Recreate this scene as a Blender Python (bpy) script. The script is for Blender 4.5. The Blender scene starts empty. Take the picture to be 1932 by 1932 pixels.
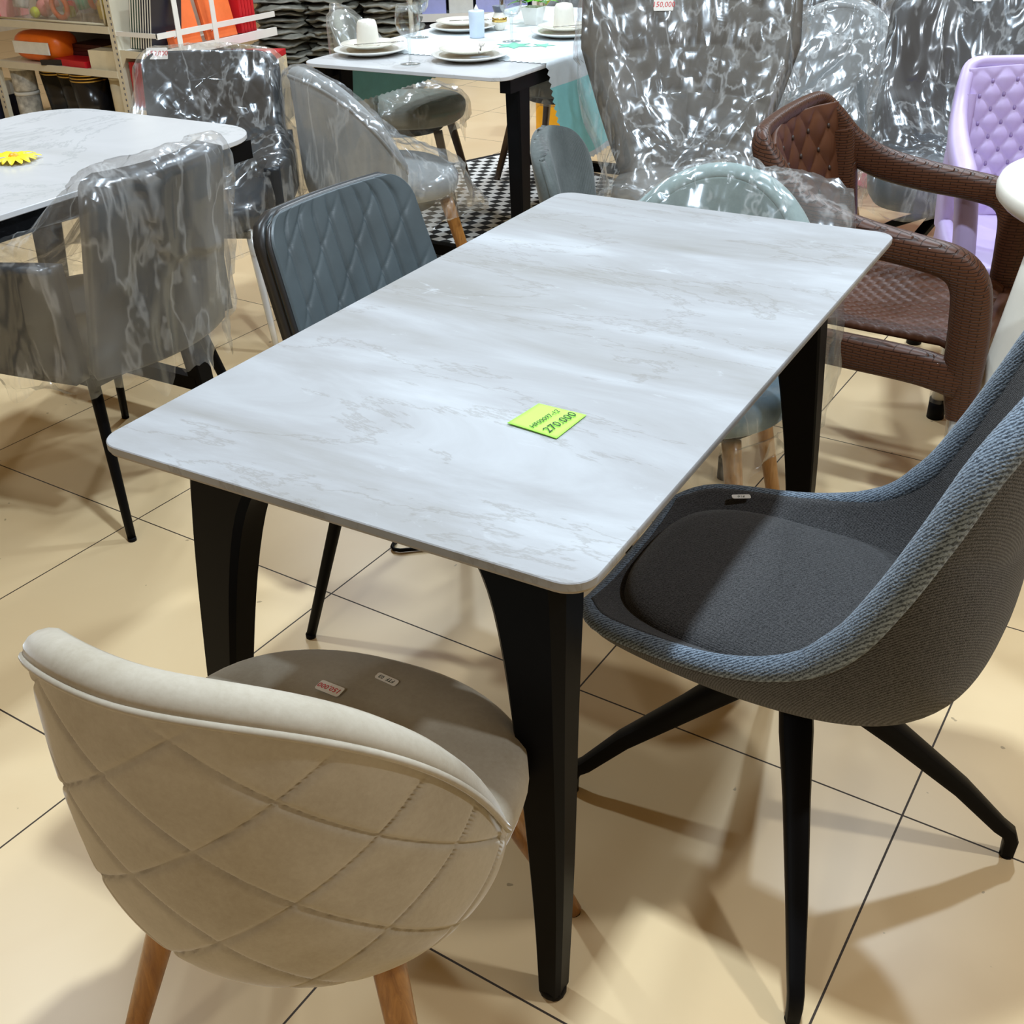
import bpy, bmesh, math, random
from mathutils import Vector, Matrix, noise
from mathutils.bvhtree import BVHTree
PI = math.pi
sc = bpy.context.scene
col = sc.collection

# ---------------------------------------------------------------- camera
cam_d = bpy.data.cameras.new('camera'); cam = bpy.data.objects.new('camera', cam_d); col.objects.link(cam)
cam.location = (1.09936, -0.80843, 1.39263)
cam.rotation_euler = (1.0232, 0.02502, 0.52165)
cam_d.sensor_fit = 'HORIZONTAL'; cam_d.sensor_width = 36.0; cam_d.lens = 36.0 * 2079.185 / 1932.0
cam_d.clip_start = 0.05; cam_d.clip_end = 60
sc.camera = cam
# ---------------------------------------------------------------- world, lamps, exposure
w = bpy.data.worlds.new('world'); sc.world = w; w.use_nodes = True
bg = w.node_tree.nodes['Background']; bg.inputs[0].default_value = (1.0, 0.66, 0.28, 1); bg.inputs[1].default_value = 0.27
sc.view_settings.view_transform = 'Standard'; sc.view_settings.look = 'None'
sc.view_settings.gamma = 1.0; sc.view_settings.use_curve_mapping = False
sc.view_settings.exposure = 0.0

def area(x, y, z, sx, sy, power, c, tx=None):
    d = bpy.data.lights.new('ceiling_or_fill_lamp', 'AREA'); d.shape = 'RECTANGLE'; d.size = sx; d.size_y = sy
    d.energy = power; d.color = c
    o = bpy.data.objects.new('ceiling_or_fill_lamp', d); o.location = (x, y, z); col.objects.link(o)
    if tx is not None:
        v = Vector(tx) - Vector((x, y, z)); o.rotation_euler = v.to_track_quat('-Z', 'Y').to_euler()
    return o
COOL = (0.72, 0.87, 1.0); NEUT = (0.84, 0.92, 1.0); WARM = (1.0, 0.74, 0.42)
area(0.76, 0.38, 3.0, 0.14, 0.14, 74, COOL)
area(2.60, 0.80, 3.0, 0.16, 0.16, 42, NEUT)
area(-2.30, 0.70, 3.0, 0.16, 0.16, 56, COOL)
area(0.30, -2.60, 3.0, 0.30, 0.30, 20, NEUT)  # fill lamp added behind the camera, for glints on the plastic covers
area(-1.30, 3.05, 3.0, 0.16, 0.16, 46, COOL)
area(0.70, 2.90, 3.0, 0.16, 0.16, 56, COOL)
area(-3.00, 4.10, 3.0, 0.20, 0.20, 52, NEUT)
area(0.60, 5.20, 3.0, 0.30, 0.30, 60, COOL)
area(-3.00, 7.00, 3.0, 0.30, 0.30, 60, COOL)

# ---------------------------------------------------------------- materials
def new_mat(name):
    m = bpy.data.materials.new(name); m.use_nodes = True
    nt = m.node_tree; b = nt.nodes['Principled BSDF']
    return m, nt, b
def N(nt, t, **kw):
    n = nt.nodes.new(t)
    for k, v in kw.items(): setattr(n, k, v)
    return n
def L(nt, a, b): nt.links.new(a, b)
def ramp(nt, fac, stops):
    r = N(nt, 'ShaderNodeValToRGB'); e = r.color_ramp.elements
    while len(e) < len(stops): e.new(0.5)
    for k, (p, c) in enumerate(stops):
        e[k].position = p; e[k].color = (c[0], c[1], c[2], 1)
    L(nt, fac, r.inputs[0]); return r.outputs[0]
def objcoord(nt, scale=(1, 1, 1), rot=(0, 0, 0), loc=(0, 0, 0)):
    t = N(nt, 'ShaderNodeTexCoord'); m = N(nt, 'ShaderNodeMapping')
    m.inputs['Scale'].default_value = scale; m.inputs['Rotation'].default_value = rot; m.inputs['Location'].default_value = loc
    L(nt, t.outputs['Object'], m.inputs[0]); return m.outputs[0]
def noise_tex(nt, vec, scale, detail=4, rough=0.55, dist=0.0):
    n = N(nt, 'ShaderNodeTexNoise'); n.inputs['Scale'].default_value = scale; n.inputs['Detail'].default_value = detail
    n.inputs['Roughness'].default_value = rough; n.inputs['Distortion'].default_value = dist
    L(nt, vec, n.inputs['Vector']); return n.outputs['Fac']
def bump(nt, b, h, strength=0.3, dist=0.002):
    n = N(nt, 'ShaderNodeBump'); n.inputs['Strength'].default_value = strength; n.inputs['Distance'].default_value = dist
    L(nt, h, n.inputs['Height']); L(nt, n.outputs[0], b.inputs['Normal'])
def math_n(nt, op, a, b=None):
    n = N(nt, 'ShaderNodeMath', operation=op)
    for k, v in enumerate((a, b)):
        if v is None: continue
        if isinstance(v, (int, float)): n.inputs[k].default_value = v
        else: L(nt, v, n.inputs[k])
    return n.outputs[0]
def mixc(nt, fac, a, b):
    n = N(nt, 'ShaderNodeMix', data_type='RGBA')
    for k, v in ((0, fac), (6, a), (7, b)):
        if isinstance(v, (int, float)): n.inputs[k].default_value = v
        elif isinstance(v, tuple): n.inputs[k].default_value = (*v, 1)
        else: L(nt, v, n.inputs[k])
    return n.outputs[2]

def plain(name, c, rough=0.5, metal=0.0, spec=0.5, var=0.06, vscale=18, sheen=0.0, bmp=0.0, bscale=120, coat=0.0):
    m, nt, b = new_mat(name)
    v = objcoord(nt)
    f = noise_tex(nt, v, vscale)
    lo = tuple(max(0, x * (1 - var)) for x in c); hi = tuple(min(1, x * (1 + var)) for x in c)
    L(nt, ramp(nt, f, [(0.3, lo), (0.7, hi)]), b.inputs['Base Color'])
    b.inputs['Roughness'].default_value = rough; b.inputs['Metallic'].default_value = metal
    b.inputs['Specular IOR Level'].default_value = spec
    b.inputs['Sheen Weight'].default_value = sheen; b.inputs['Coat Weight'].default_value = coat
    if bmp: bump(nt, b, noise_tex(nt, v, bscale, 3), bmp, 0.001)
    return m
def weave(name, c1, c2, scale=420, rough=0.9, strength=0.5, sheen=0.15):
    m, nt, b = new_mat(name)
    t = N(nt, 'ShaderNodeTexCoord')
    a = N(nt, 'ShaderNodeTexWave', bands_direction='DIAGONAL'); a.inputs['Scale'].default_value = scale / 6.28 * 2; a.inputs['Distortion'].default_value = 4; a.inputs['Detail Scale'].default_value = 3
    L(nt, t.outputs['Object'], a.inputs[0])
    v2 = N(nt, 'ShaderNodeTexVoronoi'); v2.inputs['Scale'].default_value = scale; L(nt, t.outputs['Object'], v2.inputs['Vector'])
    f = noise_tex(nt, t.outputs['Object'], scale * 0.9, 2, 0.7)
    h = math_n(nt, 'ADD', math_n(nt, 'MULTIPLY', a.outputs['Fac'], 0.45), math_n(nt, 'MULTIPLY', f, 0.75))
    L(nt, ramp(nt, h, [(0.35, c1), (0.8, c2)]), b.inputs['Base Color'])
    b.inputs['Roughness'].default_value = rough; b.inputs['Sheen Weight'].default_value = sheen; b.inputs['Specular IOR Level'].default_value = 0.2
    bump(nt, b, math_n(nt, 'ADD', v2.outputs['Distance'], h), strength, 0.0015)
    return m
def velvet(name, c, dark, sheen=0.5):
    m, nt, b = new_mat(name); v = objcoord(nt)
    f = noise_tex(nt, v, 9, 5, 0.6, 0.4); g = noise_tex(nt, v, 140, 3, 0.7)
    h = math_n(nt, 'ADD', math_n(nt, 'MULTIPLY', f, 0.7), math_n(nt, 'MULTIPLY', g, 0.3))
    L(nt, ramp(nt, h, [(0.3, dark), (0.65, c)]), b.inputs['Base Color'])
    b.inputs['Roughness'].default_value = 0.85; b.inputs['Sheen Weight'].default_value = sheen; b.inputs['Sheen Roughness'].default_value = 0.35
    b.inputs['Specular IOR Level'].default_value = 0.2
    bump(nt, b, g, 0.12, 0.001); return m
def wood(name, c1, c2, rough=0.35, scale=(60, 60, 4)):
    m, nt, b = new_mat(name); v = objcoord(nt, scale)
    f = noise_tex(nt, v, 1.4, 6, 0.65, 0.8)
    L(nt, ramp(nt, f, [(0.3, c1), (0.7, c2)]), b.inputs['Base Color'])
    b.inputs['Roughness'].default_value = rough; b.inputs['Coat Weight'].default_value = 0.25; b.inputs['Coat Roughness'].default_value = 0.15
    bump(nt, b, f, 0.1, 0.001); return m
def marble(name, base, dark, light, veins, rough=0.32, rot=0.0, streak=(3.2, 0.8, 1), vs=1.0, dist=1.1, vk=0.6, fk=0.5):
    m, nt, b = new_mat(name)
    v = objcoord(nt, streak, (0, 0, rot))
    big = noise_tex(nt, v, 1.6, 7, 0.6, 0.5)
    c = ramp(nt, big, [(0.30, dark), (0.5, base), (0.72, light)])
    v2 = objcoord(nt, (streak[0] * 1.7, streak[1] * 1.2, 1), (0, 0, rot), (3, 1, 0))
    nz = noise_tex(nt, v2, 1.1 * vs, 8, 0.66, dist)
    ridge = math_n(nt, 'ABSOLUTE', math_n(nt, 'SUBTRACT', nz, 0.5))
    r1 = ramp(nt, ridge, [(0.0, (1, 1, 1)), (0.012, (0, 0, 0))])
    c = mixc(nt, math_n(nt, 'MULTIPLY', r1, vk), c, veins)
    v3 = objcoord(nt, (streak[0] * 6, streak[1] * 3.4, 1), (0, 0, rot + 0.1), (9, 4, 0))
    fl = noise_tex(nt, v3, 2.2, 6, 0.7, 0.6)
    r2 = ramp(nt, fl, [(0.62, (0, 0, 0)), (0.72, (1, 1, 1))])
    c = mixc(nt, math_n(nt, 'MULTIPLY', r2, fk), c, light)
    L(nt, c, b.inputs['Base Color']); b.inputs['Roughness'].default_value = rough; b.inputs['Specular IOR Level'].default_value = 0.3
    bump(nt, b, fl, 0.05, 0.001)
    return m
def plastic_film(name, haze=0.10, tint=(0.93, 0.96, 1.0), gloss=0.22, scale=1.0):
    """thin clear polythene: mostly see-through, sharp glints on the creases, a little milky where it is creased"""
    m = bpy.data.materials.new(name); m.use_nodes = True; nt = m.node_tree
    for n in list(nt.nodes): nt.nodes.remove(n)
    out = N(nt, 'ShaderNodeOutputMaterial')
    v = objcoord(nt, (1, 1, 0.30))
    wv = N(nt, 'ShaderNodeTexNoise'); wv.inputs['Scale'].default_value = 3.0 * scale; wv.inputs['Detail'].default_value = 2; L(nt, v, wv.inputs['Vector'])
    wm = N(nt, 'ShaderNodeVectorMath', operation='MULTIPLY_ADD'); wm.inputs[1].default_value = (0.16, 0.16, 0.16); L(nt, wv.outputs['Color'], wm.inputs[0]); L(nt, v, wm.inputs[2])
    def facets(sc_):
        vo = N(nt, 'ShaderNodeTexVoronoi', feature='F1'); vo.inputs['Scale'].default_value = sc_; L(nt, wm.outputs[0], vo.inputs['Vector'])
        return vo.outputs['Distance']
    f1 = facets(4.2 * scale); f2 = facets(13 * scale)
    stv = N(nt, 'ShaderNodeMapping'); stv.inputs['Scale'].default_value = (1, 1, 0.10); stv.inputs['Rotation'].default_value = (0.25, 0.2, 0); L(nt, wm.outputs[0], stv.inputs[0])
    st_ = noise_tex(nt, stv.outputs[0], 9 * scale, 2, 0.45, 0.1)
    h = math_n(nt, 'ADD', math_n(nt, 'MULTIPLY', f1, 0.6), math_n(nt, 'MULTIPLY', f2, 0.05)); h = math_n(nt, 'ADD', h, math_n(nt, 'MULTIPLY', st_, 0.9))
    bp = N(nt, 'ShaderNodeBump'); bp.inputs['Strength'].default_value = 0.75; bp.inputs['Distance'].default_value = 0.035
    L(nt, h, bp.inputs['Height'])
    tr = N(nt, 'ShaderNodeBsdfTransparent'); tr.inputs[0].default_value = (0.985, 0.985, 0.985, 1)
    gl = N(nt, 'ShaderNodeBsdfGlossy'); gl.inputs['Roughness'].default_value = 0.2; gl.inputs[0].default_value = (*tint, 1)
    L(nt, bp.outputs[0], gl.inputs['Normal'])
    df = N(nt, 'ShaderNodeBsdfDiffuse'); df.inputs[0].default_value = (0.86, 0.88, 0.88, 1); L(nt, bp.outputs[0], df.inputs['Normal'])
    rn = math_n(nt, 'ABSOLUTE', math_n(nt, 'SUBTRACT', noise_tex(nt, v, 7 * scale, 4, 0.6, 0.3), 0.5))
    crease = ramp(nt, rn, [(0.0, (1, 1, 1)), (0.03, (0, 0, 0))])
    blot = ramp(nt, noise_tex(nt, v, 4 * scale, 3, 0.5, 0.3), [(0.5, (0, 0, 0)), (0.8, (1, 1, 1))])
    hz = math_n(nt, 'ADD', math_n(nt, 'MULTIPLY', crease, haze * 1.0), math_n(nt, 'MULTIPLY', blot, haze * 1.0))
    hz = math_n(nt, 'ADD', hz, haze * 0.25)
    m1 = N(nt, 'ShaderNodeMixShader'); L(nt, hz, m1.inputs[0]); L(nt, tr.outputs[0], m1.inputs[1]); L(nt, df.outputs[0], m1.inputs[2])
    lw = N(nt, 'ShaderNodeLayerWeight'); lw.inputs[0].default_value = 0.3; L(nt, bp.outputs[0], lw.inputs['Normal'])
    fg = math_n(nt, 'ADD', math_n(nt, 'MULTIPLY', lw.outputs['Fresnel'], 0.25), gloss * 0.35)
    fg = math_n(nt, 'MINIMUM', fg, 0.5)
    m2 = N(nt, 'ShaderNodeMixShader'); L(nt, fg, m2.inputs[0]); L(nt, m1.outputs[0], m2.inputs[1]); L(nt, gl.outputs[0], m2.inputs[2])
    L(nt, m2.outputs[0], out.inputs[0]); return m
def rattan(name, c):
    m, nt, b = new_mat(name); v = objcoord(nt)
    bt = N(nt, 'ShaderNodeTexBrick'); bt.offset = 0.5; bt.inputs['Scale'].default_value = 1.0; bt.inputs['Brick Width'].default_value = 0.034; bt.inputs['Row Height'].default_value = 0.0065; bt.inputs['Mortar Size'].default_value = 0.0011; bt.inputs['Mortar Smooth'].default_value = 0.6
    sp = N(nt, 'ShaderNodeSeparateXYZ'); L(nt, v, sp.inputs[0]); cb = N(nt, 'ShaderNodeCombineXYZ'); L(nt, math_n(nt, 'ADD', sp.outputs[1], math_n(nt, 'MULTIPLY', sp.outputs[0], 0.4)), cb.inputs[0]); L(nt, math_n(nt, 'ADD', sp.outputs[2], math_n(nt, 'MULTIPLY', sp.outputs[0], 0.6)), cb.inputs[1])
    L(nt, cb.outputs[0], bt.inputs[0])
    h = math_n(nt, 'SUBTRACT', 1.0, bt.outputs['Fac'])
    L(nt, mixc(nt, bt.outputs['Fac'], c, tuple(x * 0.45 for x in c)), b.inputs['Base Color'])
    b.inputs['Roughness'].default_value = 0.45; b.inputs['Specular IOR Level'].default_value = 0.3
    bump(nt, b, h, 0.9, 0.003); return m
def glass_mat(name='drinking_glass'):
    m = bpy.data.materials.new(name); m.use_nodes = True; nt = m.node_tree
    for n in list(nt.nodes): nt.nodes.remove(n)
    out = N(nt, 'ShaderNodeOutputMaterial'); tr = N(nt, 'ShaderNodeBsdfTransparent'); tr.inputs[0].default_value = (0.95, 0.97, 0.97, 1)
    gl = N(nt, 'ShaderNodeBsdfGlossy'); gl.inputs['Roughness'].default_value = 0.03
    lw = N(nt, 'ShaderNodeLayerWeight'); lw.inputs[0].default_value = 0.4
    mx = N(nt, 'ShaderNodeMixShader'); L(nt, math_n(nt, 'ADD', math_n(nt, 'MULTIPLY', lw.outputs['Facing'], 0.45), 0.06), mx.inputs[0])
    L(nt, tr.outputs[0], mx.inputs[1]); L(nt, gl.outputs[0], mx.inputs[2]); L(nt, mx.outputs[0], out.inputs[0]); return m
def checker(name, s, c1, c2, rot=0.0):
    m, nt, b = new_mat(name); v = objcoord(nt, (1 / s, 1 / s, 1), (0, 0, rot), (0.01, 0.01, 0.5))
    n = N(nt, 'ShaderNodeTexChecker'); n.inputs['Scale'].default_value = 1.0; L(nt, v, n.inputs[0])
    n.inputs[1].default_value = (*c1, 1); n.inputs[2].default_value = (*c2, 1)
    L(nt, n.outputs[0], b.inputs['Base Color']); b.inputs['Roughness'].default_value = 0.9
    bump(nt, b, noise_tex(nt, objcoord(nt), 300, 2), 0.2, 0.001); return m
def tile_floor():
    m, nt, b = new_mat('floor_tiles')
    S = 0.6168
    t = N(nt, 'ShaderNodeTexCoord'); mp = N(nt, 'ShaderNodeMapping'); mp.vector_type = 'POINT'
    # world -> grid
    mp.inputs['Rotation'].default_value = (0, 0, 0.04699); L(nt, t.outputs['Object'], mp.inputs[0])
    sep = N(nt, 'ShaderNodeSeparateXYZ'); L(nt, mp.outputs[0], sep.inputs[0])
    a = 0.04699; gx, gy = -0.86462, 0.70529
    ox = math.cos(a) * gx - math.sin(a) * gy; oy = math.sin(a) * gx + math.cos(a) * gy
    def cell(o, off):
        q = math_n(nt, 'DIVIDE', math_n(nt, 'SUBTRACT', o, off), S)
        fl = math_n(nt, 'FLOOR', q); fr = math_n(nt, 'SUBTRACT', q, fl)
        d = math_n(nt, 'MINIMUM', fr, math_n(nt, 'SUBTRACT', 1.0, fr)); return fl, d
    fx, dx = cell(sep.outputs[0], ox); fy, dy = cell(sep.outputs[1], oy)
    d = math_n(nt, 'MINIMUM', dx, dy)
    line = math_n(nt, 'LESS_THAN', d, 0.0028)
    wn = N(nt, 'ShaderNodeTexWhiteNoise', noise_dimensions='2D'); cb = N(nt, 'ShaderNodeCombineXYZ'); L(nt, fx, cb.inputs[0]); L(nt, fy, cb.inputs[1]); L(nt, cb.outputs[0], wn.inputs['Vector'])
    n1 = noise_tex(nt, t.outputs['Object'], 2.3, 5, 0.5, 0.7); n2 = noise_tex(nt, t.outputs['Object'], 60, 4, 0.6)
    c = ramp(nt, n1, [(0.3, (0.68, 0.49, 0.265)), (0.7, (0.74, 0.56, 0.325))])
    c = mixc(nt, math_n(nt, 'MULTIPLY', wn.outputs[0], 0.22), c, (0.80, 0.62, 0.38))
    c = mixc(nt, math_n(nt, 'MULTIPLY', n2, 0.10), c, (0.58, 0.46, 0.30))
    spk = ramp(nt, noise_tex(nt, t.outputs['Object'], 34, 2, 0.4), [(0.765, (0, 0, 0)), (0.775, (1, 1, 1))])
    c = mixc(nt, math_n(nt, 'MULTIPLY', spk, 0.5), c, (0.10, 0.07, 0.04))
    c = mixc(nt, line, c, (0.045, 0.03, 0.02))
    L(nt, c, b.inputs['Base Color'])
    b.inputs['Specular IOR Level'].default_value = 0.30
    r = math_n(nt, 'ADD', math_n(nt, 'MULTIPLY', line, 0.3), 0.34); L(nt, r, b.inputs['Roughness'])
    bump(nt, b, math_n(nt, 'SUBTRACT', 1.0, line), 0.3, 0.001)
    return m
M = {}
M['floor'] = tile_floor()
M['black'] = plain('black_powder_coated_metal', (0.0035, 0.0035, 0.004), 0.42, spec=0.08)
M['blackm'] = plain('matt_black_metal', (0.004, 0.004, 0.005), 0.5, spec=0.08)
M['grey_stone'] = marble('grey_sintered_stone', (0.315, 0.315, 0.322), (0.245, 0.237, 0.225), (0.42, 0.435, 0.455), (0.16, 0.14, 0.11), 0.55, 0.55, (0.9, 3.6, 1), 1.0, dist=0.35, vk=0.35, fk=0.7)
M['stone_edge'] = plain('stone_edge', (0.34, 0.29, 0.23), 0.55)
M['white_marble'] = marble('white_marble', (0.56, 0.56, 0.57), (0.50, 0.50, 0.50), (0.62, 0.62, 0.63), (0.40, 0.42, 0.42), 0.22, 0.5, (0.8, 1.5, 1), 0.8)
M['velvet'] = velvet('beige_velvet', (0.44, 0.395, 0.32), (0.33, 0.285, 0.215))
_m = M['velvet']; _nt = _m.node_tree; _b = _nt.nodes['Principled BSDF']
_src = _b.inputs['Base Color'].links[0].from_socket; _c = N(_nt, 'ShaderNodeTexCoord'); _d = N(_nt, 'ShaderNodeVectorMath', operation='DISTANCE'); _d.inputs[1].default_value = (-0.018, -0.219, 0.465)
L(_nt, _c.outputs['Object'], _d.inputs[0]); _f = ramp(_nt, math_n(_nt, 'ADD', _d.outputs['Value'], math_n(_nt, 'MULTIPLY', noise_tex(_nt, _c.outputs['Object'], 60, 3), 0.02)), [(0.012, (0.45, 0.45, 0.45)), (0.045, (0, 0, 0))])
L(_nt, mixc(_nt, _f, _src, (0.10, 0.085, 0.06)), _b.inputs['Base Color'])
M['velvet_grey'] = velvet('grey_velvet', (0.17, 0.18, 0.18), (0.11, 0.12, 0.12), 0.3)
M['velvet_greylt'] = velvet('light_grey_velvet', (0.30, 0.31, 0.31), (0.22, 0.23, 0.23), 0.3)
M['velvet_olive'] = velvet('olive_grey_velvet', (0.27, 0.27, 0.23), (0.20, 0.20, 0.17), 0.3)
M['velvet_teal'] = velvet('pale_teal_velvet', (0.30, 0.38, 0.37), (0.20, 0.27, 0.27), 0.3)
M['velvet_blue'] = velvet('pale_blue_velvet', (0.30, 0.42, 0.50), (0.22, 0.32, 0.40), 0.3)
M['charcoal'] = weave('charcoal_tweed', (0.006, 0.006, 0.0065), (0.088, 0.085, 0.086), 520)
M['roll'] = weave('charcoal_tweed_roll_lit', (0.03, 0.04, 0.055), (0.21, 0.26, 0.32), 300)  # charcoal roll; the blue-grey light falling on it is put into the colour
M['leather'] = plain('blue_grey_leather', (0.068, 0.088, 0.098), 0.42, var=0.16, vscale=9, bmp=0.25, bscale=160)
M['leather_dk'] = plain('dark_leather', (0.018, 0.018, 0.019), 0.38, bmp=0.2)
M['leather_ch'] = plain('charcoal_leather', (0.045, 0.05, 0.056), 0.42, var=0.12, bmp=0.2)
M['leather_nv'] = plain('navy_black_leather', (0.016, 0.02, 0.026), 0.4, var=0.12, bmp=0.2)
M['tweed_grey'] = plain('warm_grey_cloth', (0.125, 0.115, 0.10), 0.9, spec=0.1, var=0.12, bmp=0.2, bscale=300)
M['cord'] = velvet('grey_corduroy', (0.12, 0.135, 0.13), (0.065, 0.075, 0.072), 0.25)
M['oak'] = wood('oak', (0.20, 0.075, 0.014), (0.44, 0.20, 0.045))
M['oak_lt'] = wood('light_oak', (0.34, 0.16, 0.045), (0.55, 0.31, 0.11))
M['walnut'] = wood('walnut', (0.035, 0.018, 0.008), (0.09, 0.045, 0.018))
M['brown'] = plain('brown_plastic', (0.085, 0.030, 0.013), 0.5, spec=0.3, var=0.1)
M['brown_w'] = rattan('brown_rattan_plastic', (0.075, 0.026, 0.011))
M['brown_btn'] = plain('dark_brown_plastic', (0.03, 0.012, 0.006), 0.5)
M['purple'] = plain('lilac_plastic', (0.50, 0.40, 0.66), 0.45, var=0.04)
M['purple_btn'] = plain('lilac_plastic_button', (0.30, 0.22, 0.42), 0.5)
M['white_pl'] = plain('white_plastic', (0.78, 0.74, 0.64), 0.35, var=0.02)
M['cream'] = plain('cream_metal', (0.62, 0.57, 0.44), 0.45, var=0.03)
M['whitem'] = plain('white_metal', (0.78, 0.78, 0.76), 0.4, var=0.02)
M['silver'] = plain('silver_tube', (0.75, 0.74, 0.72), 0.25, metal=0.35, var=0.02)
M['porcelain'] = plain('cream_porcelain', (0.82, 0.79, 0.70), 0.12, var=0.02)
M['porcelain_w'] = plain('white_porcelain', (0.84, 0.84, 0.80), 0.10, var=0.02)
M['film'] = plastic_film('clear_plastic_film', 0.17)
M['film_hazy'] = plastic_film('milky_plastic_film', 0.30, gloss=0.3)
M['film_thin'] = plastic_film('thin_plastic_film', 0.07, gloss=0.16, scale=1.3)
M['glass'] = glass_mat()
M['green_note'] = plain('fluorescent_green_paper', (0.40, 0.95, 0.10), 0.7, var=0.02)
M['ink'] = plain('black_ink', (0.015, 0.03, 0.01), 0.7)
M['ink_red'] = plain('red_ink', (0.62, 0.02, 0.03), 0.6)
M['paper'] = plain('white_sticker_paper', (0.86, 0.82, 0.76), 0.6, var=0.02)
M['gold'] = plain('gold_rim', (0.75, 0.52, 0.16), 0.2, metal=1.0)
M['leaf'] = plain('green_leaf', (0.13, 0.42, 0.03), 0.4, var=0.3, vscale=30)
M['steel'] = plain('steel_cutlery', (0.35, 0.34, 0.32), 0.25, metal=0.9)
def pc(name, c, r=0.5, **k):
    M[name] = plain(name, c, r, **k)
pc('orange', (0.88, 0.19, 0.05)); pc('orange_bag', (0.85, 0.17, 0.01), 0.35); pc('red', (0.34, 0.008, 0.014), 0.35); pc('redbr', (0.55, 0.01, 0.02), 0.4)
pc('dkgreen', (0.008, 0.05, 0.032), 0.4); pc('dknavy', (0.012, 0.015, 0.03), 0.4); pc('pagewhite', (0.75, 0.75, 0.70), 0.7); pc('beigebox', (0.66, 0.59, 0.42), 0.6)
pc('yellow', (0.90, 0.68, 0.01)); pc('yellow2', (0.82, 0.38, 0.01), 0.45); pc('pink', (0.80, 0.30, 0.28), 0.6); pc('hotpink', (0.85, 0.10, 0.28), 0.5)
pc('smoke', (0.012, 0.012, 0.014), 0.2); pc('lilacbox', (0.42, 0.44, 0.78), 0.5); pc('slate', (0.10, 0.11, 0.15), 0.5); pc('lime', (0.48, 0.52, 0.03), 0.5)
pc('greybag', (0.20, 0.20, 0.17), 0.45, var=0.25, vscale=22); pc('mint', (0.12, 0.45, 0.30), 0.5); pc('teal_cloth', (0.25, 0.60, 0.62), 0.8); pc('white_cloth', (0.60, 0.65, 0.68), 0.8)
pc('coral', (0.85, 0.42, 0.30), 0.7); pc('candle', (0.62, 0.72, 0.85), 0.4); pc('catgrey', (0.48, 0.46, 0.40), 0.5, var=0.45, vscale=26); pc('wallc', (0.62, 0.57, 0.46), 0.8)
pc('darkred', (0.05, 0.006, 0.008), 0.5); pc('stitch', (0.19, 0.16, 0.115), 0.8)

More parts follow.
